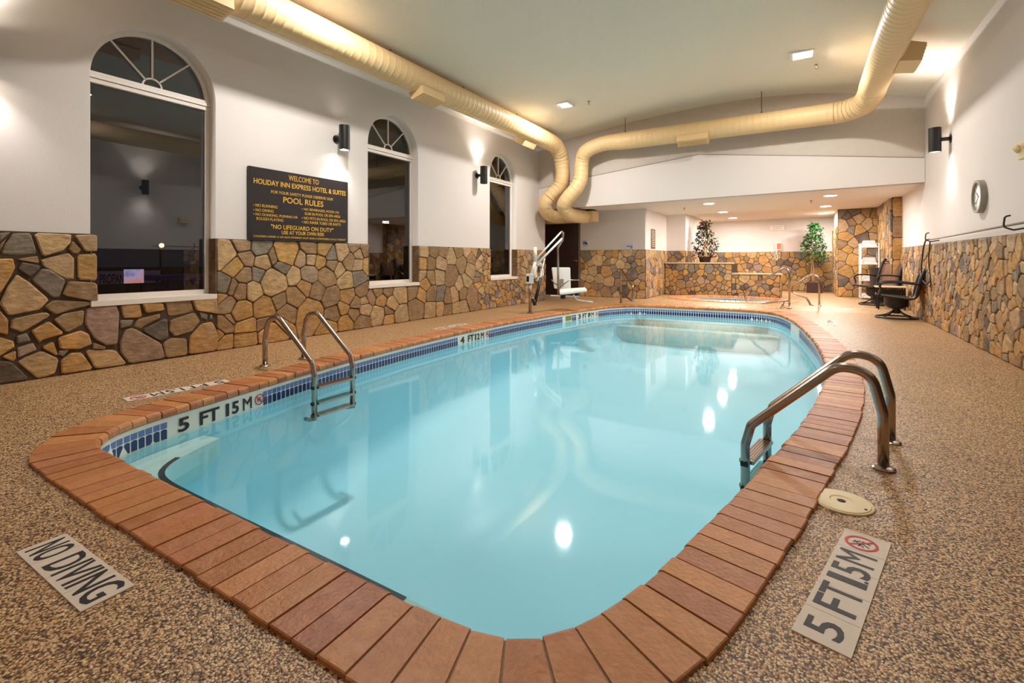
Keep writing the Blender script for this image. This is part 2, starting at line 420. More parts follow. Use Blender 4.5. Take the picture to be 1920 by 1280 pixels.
# vaulted ceiling
bm = bmesh.new(); xs = [-5.9 + i*.2 for i in range(40)]; xs = [x for x in xs if x < 2.02] + [2.02]
rows = [[bm.verts.new((x, y, ceil_z(x))) for x in xs] for y in (NEAR-.1, YH+.02)]
r2 = [[bm.verts.new((x, y, ceil_z(x)+.1)) for x in xs] for y in (NEAR-.1, YH+.02)]
for i in range(len(xs)-1):
    bm.faces.new((rows[0][i], rows[1][i], rows[1][i+1], rows[0][i+1])); bm.faces.new((r2[0][i], r2[0][i+1], r2[1][i+1], r2[1][i]))
struct('ceiling', bm, M_ceil, smooth=True)
bm = bmesh.new()
vs = [bm.verts.new((x, y, soff_z(x)+dz)) for dz in (0, .08) for x, y in ((-7.2, YH+.01), (2.0, YH+.01), (2.0, 18.0), (-7.2, 18.0))]
for f in ((0, 1, 2, 3), (7, 6, 5, 4), (0, 4, 5, 1), (1, 5, 6, 2), (2, 6, 7, 3), (3, 7, 4, 0)): bm.faces.new([vs[i] for i in f])
struct('ceiling', bm, M_soffit)
# recess behind the header: door wall, its left return, partition, planter wall, back wall, stone pier
DX0, DX1 = -6.24, -5.21
bm = flatcurve([[(-7.2, 0), (DX0-.06, 0), (DX0-.06, 2.09), (DX1+.05, 2.09), (DX1+.05, 0), (-3.4, 0), (-3.4, 2.46), (-7.2, 2.46)]], .14, far_plane(YD+.14))
WD = struct('wall_recess', bm, M_plaster)
bm = bmesh.new(); box(bm, (-7.2, 11.2, 0), (-7.0, YD+.1, 2.46)); struct('wall_recess_end', bm, M_plaster)
bm = bmesh.new(); box(bm, (-7.2, 11.0, 0), (XL-.001, 11.2, 2.46)); struct('wall_recess_return', bm, M_plaster)
bm = bmesh.new(); box(bm, (-3.6, YD+.14, 0), (-3.4, 14.3, 2.46)); WP = struct('wall_partition', bm, M_plaster)
bm = bmesh.new(); box(bm, (-3.6, 14.3, 0), (-2.86, 14.5, 2.46)); WQ = struct('wall_alcove_return', bm, M_plaster)
bm = bmesh.new(); box(bm, (-3.1, 14.5, 0), (-2.86, YB, 2.46)); WS = struct('wall_alcove_left', bm, M_plaster)
bm = bmesh.new(); box(bm, (-3.1, YB, 0), (2.0, YB+.2, 2.46)); WB = struct('wall_back', bm, M_plaster)
bm = bmesh.new(); box(bm, (.80, 15.46, 0), (2.0, YB, 2.46)); WC = struct('wall_pier', bm, [M_plaster])
bm = bmesh.new(); box(bm, (1.66, 13.12, 0), (2.02, 15.46, 2.46)); WE = struct('wall_pier_side', bm, [M_mortar])

# ------------------------------------------------------------ stonework
PAL = {'t': (182, 148, 104), 'o': (180, 136, 76), 'b': (148, 116, 78), 'g': (126, 114, 98), 'G': (98, 84, 72), 'p': (156, 128, 106)}
def area(P): return abs(sum(P[i-1][0]*P[i][1]-P[i][0]*P[i-1][1] for i in range(len(P))))/2
def clip(P, a, b, c):   # keep a*x+b*y<=c
    out = []; n = len(P)
    for i in range(n):
        p, q = P[i-1], P[i]; dp = a*p[0]+b*p[1]-c; dq = a*q[0]+b*q[1]-c
        if (dp <= 0) != (dq <= 0):
            t = dp/(dp-dq); out.append((p[0]+(q[0]-p[0])*t, p[1]+(q[1]-p[1])*t))
        if dq <= 0: out.append(q)
    return out
def inset_poly(P, d):
    n = len(P)
    if area(P) < 1e-5: return []
    if sum(P[i-1][0]*P[i][1]-P[i][0]*P[i-1][1] for i in range(n)) < 0: P = P[::-1]
    Q = P
    for i in range(n):
        p, q = P[i-1], P[i]; ex, ey = q[0]-p[0], q[1]-p[1]; l = math.hypot(ex, ey)
        if l < 1e-5: continue
        nx, ny = ey/l, -ex/l
        Q = clip(Q, nx, ny, nx*p[0]+ny*p[1]-d)
        if len(Q) < 3: return []
    return Q
def dedupe(P, d=.004):
    out = []
    for p in P:
        if not out or math.hypot(p[0]-out[-1][0], p[1]-out[-1][1]) > d: out.append(p)
    if len(out) > 1 and math.hypot(out[0][0]-out[-1][0], out[0][1]-out[-1][1]) < d: out.pop()
    return out
def shrink_any(P, d):
    """inset for slightly non-convex digitised outlines: move toward centroid"""
    cx = sum(p[0] for p in P)/len(P); cy = sum(p[1] for p in P)/len(P); out = []
    for p in P:
        l = math.hypot(p[0]-cx, p[1]-cy); k = max(.5, (l-d)/l); out.append((cx+(p[0]-cx)*k, cy+(p[1]-cy)*k))
    return out
def chamfer(P, k=.10):
    out = []; n = len(P)
    for i in range(n):
        a, b, c = P[i-1], P[i], P[(i+1) % n]
        out.append((b[0]+(a[0]-b[0])*k, b[1]+(a[1]-b[1])*k)); out.append((b[0]+(c[0]-b[0])*k, b[1]+(c[1]-b[1])*k))
    return out
rs = random.Random(11)
def stone(P, parent, M, code=None, depth=None):
    P = dedupe(P)
    if len(P) < 3 or area(P) < .0006: return
    P = chamfer(P)
    P = [(x+rs.uniform(-.003, .003), y+rs.uniform(-.003, .003)) for x, y in P]
    d = depth or rs.uniform(.018, .034)
    cx = sum(p[0] for p in P)/len(P); cy = sum(p[1] for p in P)/len(P)
    tx, ty = rs.uniform(-.05, .05), rs.uniform(-.05, .05)
    bm = bmesh.new(); rings = []
    for ins, z in ((0, 0.0), (0.0, d*.72), (.012, d)):
        Q = shrink_any(P, ins) if ins else P
        rings.append([bm.verts.new(M @ Vector((x, y, z + ((x-cx)*tx+(y-cy)*ty if z else 0)))) for x, y in Q])
    n = len(P)
    for a, b in zip(rings, rings[1:]):
        for i in range(n): bm.faces.new((a[i-1], a[i], b[i], b[i-1]))
    bm.faces.new(rings[-1])
    o = obj('stone', bm, M_stone, parent)
    c = PAL[code or rs.choice('ttttooobbbgpG')]; k = rs.uniform(.86, 1.14)
    l = s2l(c); o.color = (l[0]*k*rs.uniform(.95, 1.05), l[1]*k, l[2]*k*rs.uniform(.9, 1.1), 1)
def power_cells(sites, bounds):
    out = []
    x0, x1, y0, y1 = bounds
    for i, s in enumerate(sites):
        P = [(x0, y0), (x1, y0), (x1, y1), (x0, y1)]
        for j, t in enumerate(sites):
            if i == j: continue
            dx, dy = t[0]-s[0], t[1]-s[1]
            if dx*dx+dy*dy > 1.2: continue
            c = (t[0]**2+t[1]**2-t[2]**2 - s[0]**2-s[1]**2+s[2]**2)/2
            P = clip(P, dx, dy, c)
            if len(P) < 3: break
        out.append(P)
    return out
def rand_sites(x0, x1, y0, y1, r=.12, spread=.5, seed=1, ok=None, exist=()):
    q = random.Random(seed); S = list(exist); fail = 0; new = []
    while fail < 500:
        rr = r*(1+q.uniform(-spread, spread)); x, y = q.uniform(x0+.03, x1-.03), q.uniform(y0+.03, y1-.03)
        if ok and not ok(x, y): fail += 1; continue
        if all((x-s[0])**2+(y-s[1])**2 > ((rr+s[2])*.66)**2 for s in S):
            t = (x, y, rr, None); S.append(t); new.append(t); fail = 0
        else: fail += 1
    return new
def stone_field(parent, M, sites, bounds, holes=(), gap=.0055, top=None):
    cells = power_cells([(s[0], s[1], s[2]*.8) for s in sites], bounds)
    for s, P in zip(sites, cells):
        if len(P) < 3: continue
        for (a0, a1, b0, b1) in holes:      # rectangular opening a0..a1 x b0..b1
            if not any(a0 < p[0] < a1 and b0 < p[1] < b1 for p in P) and not (a0 < s[0] < a1 and s[1] > b0): continue
            best = None
            for h in ((1, 0, a0), (-1, 0, -a1), (0, 1, b0)):
                Q = clip(P, *h)
                if len(Q) > 2 and (best is None or area(Q) > area(best)): best = Q
            P = best or []
            if len(P) < 3: break
        if len(P) < 3: continue
        P = inset_poly(P, gap)
        if len(P) >= 3: stone(P, parent, M, s[3])
def backing(parent, M, rects, th=.006):
    bm = bmesh.new()
    for (a0, a1, b0, b1) in rects: box(bm, (a0, b0, 0), (a1, b1, th), M=M)
    return obj('mortar_bed', bm, M_mortar, parent)

MB = left_plane(XL)
ST = 1.295
WHOLES = [(y-ARW-.0, y+ARW+.0, .60, 5) for y in WINC]
backing(WL, MB, [(NEAR, WINC[0]-ARW, 0, ST), (WINC[0]-ARW, WINC[0]+ARW, 0, .6), (WINC[0]+ARW, WINC[1]-ARW, 0, ST), (WINC[1]-ARW, WINC[1]+ARW, 0, .6),
                 (WINC[1]+ARW, WINC[2]-ARW, 0, ST), (WINC[2]-ARW, WINC[2]+ARW, 0, .6), (WINC[2]+ARW, 11.2, 0, ST)], .008)
POLYS = """0,70 90,65 0,145 g|0,165 60,105 0,230 b|105,75 250,70 300,235 150,250 5,235 50,150 g|275,65 575,82 570,150 500,215 345,262 t|595,85 780,85 778,215 690,222 t|580,135 655,205 625,240 585,235 550,195 b|135,280 305,252 315,315 b|150,360 180,305 320,335 310,370 240,425 G|335,285 550,230 600,280 600,440 530,440 345,330 t|620,245 778,235 780,455 625,445 o|-90,280 110,275 120,350 85,430 0,560 -60,480 o|135,400 245,470 395,605 330,680 75,735 0,640 60,500 t|340,360 400,365 530,450 480,580 430,590 255,450 g|545,455 778,470 785,625 500,575 b|355,660 430,610 700,620 755,640 560,690 440,725 b|-60,640 0,690 65,760 68,885 -60,860 o|90,765 370,705 405,730 180,865 90,835 t|430,765 500,720 680,685 665,800 560,865 525,860 b|250,855 385,775 515,875 350,925 315,955 o|135,895 220,870 250,940 140,955 g|-60,890 115,935 120,985 0,1055 -60,1070 o|145,985 270,950 300,1005 150,1070 p|335,985 430,940 465,1050 440,1050 o|465,910 650,850 710,880 740,965 640,1000 480,1000 o|700,670 930,650 955,710 940,960 860,970 760,920 680,790 p|750,950 850,980 840,1000 745,1000 b|20,1060 128,1015 130,1080 105,1100 o|140,1105 220,1060 340,1015 470,1080 445,1190 380,1230 300,1248 t|485,1095 570,1030 655,1030 750,1165 495,1210 o|685,1010 930,1005 1020,1135 770,1170 t|-60,1095 90,1100 240,1258 -60,1318 G|970,650 1120,640 1135,745 985,752 o|1145,640 1305,630 1320,690 1170,712 o|1330,620 1530,610 1555,700 1350,745 b|1545,610 1735,590 1755,720 1570,690 t|965,770 1070,765 1055,810 965,835 g|1100,765 1280,718 1285,750 1150,820 1130,840 1075,820 b|1150,840 1335,750 1350,900 1290,940 1150,860 G|1365,770 1560,705 1605,775 1540,860 1400,900 1355,850 b|960,940 1000,850 1060,830 1290,955 1325,1080 1040,1125 965,1020 p|1310,950 1380,910 1495,915 1500,1050 1330,1080 b|1515,910 1610,800 1700,780 1755,890 1735,1015 1510,1045 o|1600,705 1665,720 1660,765 1615,755 g|1680,725 1705,730 1700,765 1680,765 g|475,1010 560,1005 500,1060 470,1050 g"""
for s in POLYS.split('|'):
    w = s.split(); code = w[-1]; P = []
    for q in w[:-1]:
        a, b = map(float, q.split(',')); v = atx(a/4.267, 420+b/4.267, XL+.028); P.append((v.y, min(max(v.z, .012), ST-.005)))
    stone(P, WL, MB, code)
SEEDS = """90,150,75,t 160,225,60,o 230,80,40,b 340,90,70,g 245,165,50,b 360,190,55,t 230,290,45,b 330,285,35,g 75,370,55,g 135,385,25,b 205,410,50,b 290,405,60,t 440,345,110,t 530,130,100,o 500,230,45,g 440,160,25,b 700,100,45,b 640,180,40,t 700,180,40,t 800,100,50,o 775,195,30,o 860,150,40,g 860,220,40,b 930,130,60,t 590,300,50,t 690,285,70,p 820,300,70,b 910,250,30,t 660,370,50,o 105,510,60,b 210,555,85,o 370,525,85,o 480,470,55,b 590,450,70,b 60,460,25,o 540,560,60,b 700,570,110,o 750,400,45,b 850,450,60,b 80,650,60,b 235,660,70,o 20,720,60,o 85,780,50,o 230,760,80,o 430,720,110,o 380,640,50,b 120,610,25,b 490,650,60,o 870,570,50,b 840,670,50,o 1020,80,40,b 1100,110,40,b 980,190,50,b 1050,140,30,t 1045,215,40,t 1120,220,45,o 1050,310,50,g 960,330,50,t 1080,400,45,b 970,450,50,o 1030,500,35,b 1095,480,25,t 1020,570,45,b 1100,540,50,t 940,530,30,o 960,640,60,o 1080,640,75,b 1140,450,35,b 1190,580,70,t 1190,405,40,b 1255,400,30,b 1350,420,65,t 1440,400,45,b 1215,470,40,o 1290,500,45,t 1270,550,30,b 1270,605,35,o 1355,580,60,t 1465,540,75,b 1570,540,50,t 1500,430,30,o 1530,350,40,o 1575,430,40,b 1510,210,50,o 1515,125,40,t 1570,210,40,b 1640,210,50,t 1590,120,30,b 1660,120,35,b 1510,290,35,t 1630,290,40,t 1570,300,40,b 1720,290,70,b 1640,440,30,g 1640,530,40,t 1690,460,35,b 1740,440,45,t 1690,540,40,b 1750,530,35,t 1720,160,40,t 1770,120,40,b 1830,110,40,t 1790,210,50,b 1860,170,40,b 1890,110,35,o 1850,250,45,t 1780,360,35,t 1800,420,30,b 1805,520,35,t 1870,450,80,b 1820,330,25,t"""
S = []
for q in SEEDS.split():
    a, b, r, c = q.split(','); px = 400+float(a)/3.84; py = 440+float(b)/3.84; v = atx(px, py, XL+.03)
    t = v.x/ray(px, py)[0]; S.append((v.y, v.z, float(r)/3.84*t/F, c))
ylim = 8.15
S += rand_sites(ylim, 11.2, 0, ST, .10, .45, 3, ok=lambda x, y: not any(h[0] < x < h[1] and y > h[2] for h in WHOLES), exist=S)
stone_field(WL, MB, S, (WINC[0]+ARW+.0, 11.2, .0, ST), WHOLES, .006)
# right wall
MR = right_plane(XR); backing(WR, MR, [(-13.1, -NEAR, 0, 1.31)], .008)
stone_field(WR, MR, rand_sites(-13.1, -6.2, 0, 1.31, .105, .5, 5), (-13.1, -6.2, 0, 1.31))
# door wall, partition, return, alcove left, back, pier
backing(WD, far_plane(YD), [(DX1+.05, -3.4, 0, 1.31)]); stone_field(WD, far_plane(YD), rand_sites(DX1+.05, -3.4, FZ, 1.31, .15, .5, 6), (DX1+.05, -3.4, FZ, 1.31))
Mp = left_plane(-3.4); backing(WP, Mp, [(YD, 14.3, 0, 1.31)]); stone_field(WP, Mp, rand_sites(YD, 14.3, FZ, 1.31, .15, .5, 7), (YD, 14.3, FZ, 1.31))
backing(WQ, far_plane(14.3), [(-3.4, -2.86, 0, 1.31)]); stone_field(WQ, far_plane(14.3), rand_sites(-3.4, -2.86, FZ, 1.31, .13, .4, 8), (-3.4, -2.86, FZ, 1.31))
Mp = left_plane(-2.86); backing(WS, Mp, [(14.3, YB, 0, 1.31)]); stone_field(WS, Mp, rand_sites(14.3, YB, FZ, 1.31, .15, .4, 9), (14.3, YB, FZ, 1.31))
backing(WB, far_plane(YB), [(-2.86, .8, 0, 1.31)]); stone_field(WB, far_plane(YB), rand_sites(-2.86, .8, FZ, 1.31, .14, .5, 10), (-2.86, .8, FZ, 1.31))
backing(WC, far_plane(15.46), [(.8, 1.66, 0, 2.4)]); stone_field(WC, far_plane(15.46), rand_sites(.8, 1.66, FZ, 2.39, .16, .4, 12), (.8, 1.66, FZ, 2.39))
Mp = right_plane(.80); stone_field(WC, Mp, rand_sites(-YB, -15.46, FZ, 1.95, .16, .4, 13), (-YB, -15.46, FZ, 1.95))
Mp = right_plane(1.66); stone_field(WE, Mp, rand_sites(-15.46, -13.12, FZ, 2.39, .14, .4, 14), (-15.46, -13.12, FZ, 2.39))
stone_field(WE, far_plane(13.12), [(1.74, .3, .2, 'b'), (1.75, .8, .2, 'o'), (1.74, 1.3, .2, 'o'), (1.73, 1.75, .2, 'b'), (1.74, 2.2, .2, 'o')], (1.66, 1.85, FZ, 2.39))
# planter walls beside the spa
pl = thing('stone_planter', 'stepped low stone planter wall behind the hot tub, tan stone caps on top', 'planter', (-1.9, 14.2, FZ))
bm = bmesh.new(); box(bm, (-2.86, 14.0, FZ), (-1.62, 15.3, .94)); box(bm, (-1.62, 14.0, FZ), (-.5, 14.9, .66)); obj('planter_core', bm, M_mortar, pl)
bm = bmesh.new(); box(bm, (-3.36, 14.0, FZ), (-2.86, 14.26, .94)); obj('planter_core', bm, M_mortar, pl)
stone_field(pl, far_plane(14.0), rand_sites(-3.36, -1.62, FZ, .94, .11, .5, 15), (-3.36, -1.62, FZ, .94))
stone_field(pl, far_plane(14.0), rand_sites(-1.62, -.5, FZ, .66, .11, .5, 16), (-1.62, -.5, FZ, .66))
stone_field(pl, left_plane(-.5), rand_sites(14.0, 14.9, FZ, .66, .13, .4, 17), (14.0, 14.9, FZ, .66))
bm = bmesh.new(); box(bm, (-3.36, 13.94, .94), (-1.58, 14.24, .98), .008); obj('stone_cap', bm, M_cap, pl)
bm = bmesh.new(); box(bm, (-1.62, 13.94, .66), (-.44, 14.24, .70), .008); obj('stone_cap', bm, M_cap, pl)

# ------------------------------------------------------------ windows
for i, yc in enumerate(WINC):
    w = sempty('window_%d' % (i+1))
    xf = XL-.13
    M = left_plane(xf-.05)
    outer = arch_loop(yc, ARW, AZ0, AZS); inner = arch_loop(yc, ARW-.045, AZ0+.05, AZS)
    obj('window_frame', flatcurve([outer, inner], .05, M), M_frame, w)
    bm = bmesh.new(); box(bm, (xf-.05, yc-ARW, 2.775), (xf+.01, yc+ARW, 2.815)); box(bm, (xf-.05, yc-ARW, 2.82), (xf+.022, yc+ARW, 2.855)); box(bm, (xf-.05, yc-ARW, 2.86), (xf+.01, yc+ARW, 2.885))
    obj('transom_bar', bm, M_frame, w)
    Mh = left_plane(xf-.03) @ Matrix.Translation((yc, 2.885, 0))
    n = 16; hub = [(.095*math.cos(PI*k/n), .095*math.sin(PI*k/n)) for k in range(n+1)] + [(.08*math.cos(PI*k/n), .08*math.sin(PI*k/n)) for k in range(n, -1, -1)]
    obj('fan_hub', flatcurve([hub], .02, Mh), M_frame, w)
    for a in (45, 90, 135):
        bm = bmesh.new(); box(bm, (.085, -.008, 0), (.53, .008, .02), M=Mh @ Matrix.Rotation(math.radians(a), 4, 'Z')); obj('glazing_bar', bm, M_frame, w)
    bm = flatcurve([arch_loop(yc, ARW-.02, AZ0+.03, AZS)], .006, left_plane(xf-.035)); obj('pane', bm, M_glass, w)
    bm = bmesh.new(); box(bm, (xf-.05, yc-ARW-.0, .605), (XL+.035, yc+ARW+.0, .66), .004); obj('window_sill', bm, M_frame, w)
    bm = bmesh.new()
    for q in (-1, 1):   # stone-faced jambs below the stone line
        box(bm, (xf, yc+q*ARW-(.012 if q > 0 else -.0), .66), (XL+.02, yc+q*ARW+(.0 if q > 0 else .012), ST))
    jb = obj('stone_jamb', bm, M_stone, w); jb.color = (*s2l((112, 84, 54)), 1)

# ------------------------------------------------------------ pool
pool = thing('swimming_pool', 'indoor swimming pool with terracotta brick coping, blue waterline tiles and pale aqua basin', 'swimming pool', (-2, 6, 0))
n = len(POOL)
def loft(rings, bm=None, close=True):
    bm = bm or bmesh.new(); R = [[bm.verts.new(p) for p in r] for r in rings]
    for a, b in zip(R, R[1:]):
        m = len(a)
        for i in range(m if close else m-1):
            j = (i+1) % m; bm.faces.new((a[i], a[j], b[j], b[i]))
    return bm, R
def botz(y): return -1.25 + .45*max(0, min(1, (y-3)/6.5))
def setz(P, z): return [Vector((p.x, p.y, z(p.y) if callable(z) else z)) for p in P]
IN = off(POOL, PN, .0)
wallp = off(POOL, PN, .014)
cove = [off(POOL, PN, -d) for d in (.0, .03, .12, .25)]
bm, R = loft([setz(wallp, -.19), setz(off(POOL, PN, .004), -.30), setz(cove[0], lambda y: botz(y)+.25), setz(cove[1], lambda y: botz(y)+.12), setz(cove[2], lambda y: botz(y)+.03), setz(cove[3], botz)])
bm.faces.new(R[-1]); obj('basin', bm, M_basin, pool, smooth=True)
bm, R = loft([setz(off(POOL, PN, .04), -.03), setz(wallp, -.036), setz(off(POOL, PN, .010), -.20)]); obj('waterline_band', bm, M_wtile, pool)
bm, R = loft([setz(off(POOL, PN, .275), .009), setz(off(POOL, PN, .012), .009), setz(off(POOL, PN, .006), -.04), setz(off(POOL, PN, .05), -.04)]); obj('mortar_bed', bm, M_grout, pool)
rb = random.Random(4)
for i in range(n):
    j = (i+1) % n
    g = .035
    a = POOL[i].lerp(POOL[j], g); b = POOL[i].lerp(POOL[j], 1-g); na = PN[i].lerp(PN[j], g).normalized(); nb = PN[i].lerp(PN[j], 1-g).normalized()
    ox = rb.uniform(-.006, .004); ln = rb.uniform(.276, .286); hz = rb.uniform(.014, .019)
    prof = ((ln, -.01), (ln, hz-.003), (ln-.004, hz), (.02, hz), (.006, hz-.006), (.0, hz-.018), (.0, -.03), (.012, -.034))
    bm = bmesh.new(); A = [bm.verts.new(a+na*(d-.004+ (ox if d < .1 else 0))+Vector((0, 0, z))) for d, z in prof]; B = [bm.verts.new(b+nb*(d-.004+(ox if d < .1 else 0))+Vector((0, 0, z))) for d, z in prof]
    m = len(prof)
    for k in range(m-1): bm.faces.new((A[k], A[k+1], B[k+1], B[k]))
    bm.faces.new(A); bm.faces.new(B)
    o = obj('brick', bm, M_brick, pool)
    c = rb.choice([(190, 122, 66), (182, 112, 58), (198, 130, 74), (172, 102, 56), (200, 134, 76), (188, 118, 72)]); l = s2l(c); k = rb.uniform(.9, 1.08)
    o.color = (l[0]*k, l[1]*k, l[2]*k, 1)
# waterline tiles, 5 cm pitch, left out where the white depth markers sit
TP, _ = closed_spline(INNER, .05); TN = normals(TP); nt_ = len(TP)
def seg_y(px0, px1, x=-4.05):
    return None
# marker spans on the left side given as pool-wall Y ranges
def wall_y(px):   # y where the view ray meets the left pool wall
    best = None
    for i in range(n):
        p, q = POOL[i], POOL[(i+1) % n]
        if p.x > -2.5: continue
        r = ray(px, 800); da = p.x*r[1]-p.y*r[0]; db = q.x*r[1]-q.y*r[0]
        if da*db <= 0 and da != db:
            t = da/(da-db); h = p.lerp(q, t)
            if best is None or h.y > best: best = h.y
    return best
MARK = [(wall_y(327), wall_y(496)), (wall_y(862), wall_y(919)), (wall_y(1083), wall_y(1123)), (wall_y(1059), wall_y(1075))]
RMARK = (8.95, 9.75)
stuffL = bmesh.new(); stuffD = bmesh.new(); cnt = 0
def tile_poly(bm, i, u0, u1, zt, zb, scal=False):
    j = (i+1) % nt_; a = TP[i]+TN[i]*.0095; b = TP[j]+TN[j]*.0095
    pts = []
    top = [(u0, zt), (u1, zt)] if not scal else [(u0, zt-.008)] + [(u0+(u1-u0)*k/4, zt-.008+.008*math.sin(PI*k/4)) for k in range(1, 4)] + [(u1, zt-.008)]
    loop = top + [(u1, zb), (u0, zb)]
    fr = [bm.verts.new(a.lerp(b, u) + Vector((0, 0, z))) for u, z in loop]
    nn = TN[i]*.004
    bk = [bm.verts.new(v.co + nn) for v in fr]
    bm.faces.new(fr); m = len(loop)
    for k in range(m): bm.faces.new((fr[k-1], fr[k], bk[k], bk[k-1]))
for i in range(nt_):
    p = TP[i]; left = p.x < -2.6
    if left and any(a-.03 < p.y < b+.0 for a, b in MARK): continue
    if (not left) and p.x > -1 and RMARK[0] < p.y < RMARK[1]: continue
    single = left and p.y < 5.6 and p.x < -3.3 and p.y > 1.1
    if single:
        bm = bmesh.new(); tile_poly(bm, i, .09, .91, -.072, -.112); obj('light_blue_tile', bm, M_lblue, pool)
        bm = bmesh.new(); tile_poly(bm, i, .09, .91, -.116, -.186, True); obj('dark_blue_tile', bm, M_dblue, pool)
    else:
        tile_poly(stuffL, i, .10, .90, -.072, -.112); tile_poly(stuffD, i, .10, .90, -.116, -.186, True)
o = obj('light_blue_tile_row', stuffL, M_lblue, pool); o['kind'] = 'stuff'
o = obj('dark_blue_tile_row', stuffD, M_dblue, pool); o['kind'] = 'stuff'
# depth markers on the waterline
def pool_at(y, left=True):
    best = None
    for i in range(n):
        p, q = POOL[i], POOL[(i+1) % n]
        if (p.x < -2.5) != left: continue
        if (p.y-y)*(q.y-y) <= 0 and p.y != q.y:
            t = (y-p.y)/(q.y-p.y); return p.lerp(q, t), PN[i].lerp(PN[(i+1) % n], t).normalized()
def wall_text(parts, sym=None):
    for body, y, w, h, zc in parts:
        p, nn = pool_at(y); ex = Vector((nn.y, -nn.x, 0)); ex = ex if ex.y > 0 else -ex
        M = frame_mat(p+nn*.006+Vector((0, 0, zc)), ex, (0, 0, 1), -nn)
        if body == 'SYM': no_dive_symbol(pool, M, h/2)
        else: obj('depth_lettering', text_bm(body, w, h, M, .002, .025), M_ink, pool)
def marker_row(y0, y1, items, h=.098):
    for body, f0, f1 in items:
        w = (y1-y0)*(f1-f0); yc = y0+(y1-y0)*(f0+f1)/2
        wall_text([(body, yc, w, h if body != 'SYM' else min(w, .1), -.124)])
y0, y1 = MARK[0]; marker_row(y0, y1, [('5', .04, .15), ('FT', .25, .46), ('1', .53, .565), ('5', .60, .68), ('M', .73, .84), ('SYM', .88, 1.0)])
y0, y1 = MARK[1]; marker_row(y0, y1, [('4', .04, .16), ('FT', .27, .46), ('1', .50, .535), ('2', .57, .65), ('M', .70, .80), ('SYM', .86, 1.0)])
y0, y1 = MARK[2]; marker_row(y0, y1, [('3', .04, .16), ('FT', .25, .44), ('09', .50, .62), ('M', .66, .78), ('SYM', .84, .99)])
y0, y1 = MARK[3]; p, nn = pool_at((y0+y1)/2); bm = bmesh.new(); ex = Vector((-nn.y, nn.x, 0)); box(bm, (-(y1-y0)*.35, -.05, 0), ((y1-y0)*.35, .045, .006), M=frame_mat(p+nn*.012+Vector((0, 0, -.12)), ex, (0, 0, 1), -nn)); obj('inlet_plate', bm, M_olive, pool)
# far steps and near ledge (heights as they sit in the water)
def clip_poly(P, a, b, c): return clip([(p.x, p.y) for p in P], a, b, c)
for yy, z in ((10.5, -.44), (10.86, -.28)):
    P = clip_poly(off(POOL, PN, -.005), 0, -1, -yy); bm = flatcurve([P], z+.9, Matrix.Translation((0, 0, -.9)))
    obj('pool_step', bm, M_step, pool)
idx = sorted([i for i in range(n) if (POOL[i].y < 1.95 and POOL[i].x < -.85)], key=lambda i: (i+n//2) % n)
order = []; i0 = [i for i in idx if (i-1) % n not in idx][0]
k = i0
while k in idx: order.append(k); k = (k+1) % n
def wid(i):
    return .285 if POOL[i].y < 1.3 else max(.14, .24-(POOL[i].y-1.3)*.12)
top_o = [POOL[i]+Vector((0, 0, -.25)) for i in order]; 
top_i = []
for i in order:
    q = POOL[i]-PN[i]*wid(i); top_i.append(Vector((q.x, q.y, -.25)))
# smooth the inner edge through the corner
for _ in range(8): top_i = [top_i[0]] + [(top_i[k-1]+top_i[k]*2+top_i[k+1])/4 for k in range(1, len(top_i)-1)] + [top_i[-1]]
bm, _r = loft([top_o, top_i, [p+Vector((0, 0, -.12)) for p in top_i], [p+Vector((0, 0, -.3)) for p in top_o]], close=False); obj('underwater_ledge', bm, M_step, pool)
kk = [k for k, i in enumerate(order) if POOL[i].y < 1.55 and POOL[i].x < -1.2]
st = [top_i[k] for k in kk]; 
sa = []; sb = []
for k in range(len(st)):
    t = (st[min(k+1, len(st)-1)]-st[max(k-1, 0)]).normalized(); nn = Vector((t.y, -t.x, 0)); sa.append(st[k]+nn*.034+Vector((0, 0, .003))); sb.append(st[k]-nn*.0+Vector((0, 0, .003)))
bm, _r = loft([sa, sb], close=False); obj('black_edge_stripe', bm, M_ink, pool)
# water
bm = bmesh.new(); bm.faces.new([bm.verts.new(Vector((p.x, p.y, ZW))) for p in off(POOL, PN, .011)])
tag(obj('pool_water', bm, M_water), 'still clear turquoise water filling the swimming pool', 'water', kind='stuff')

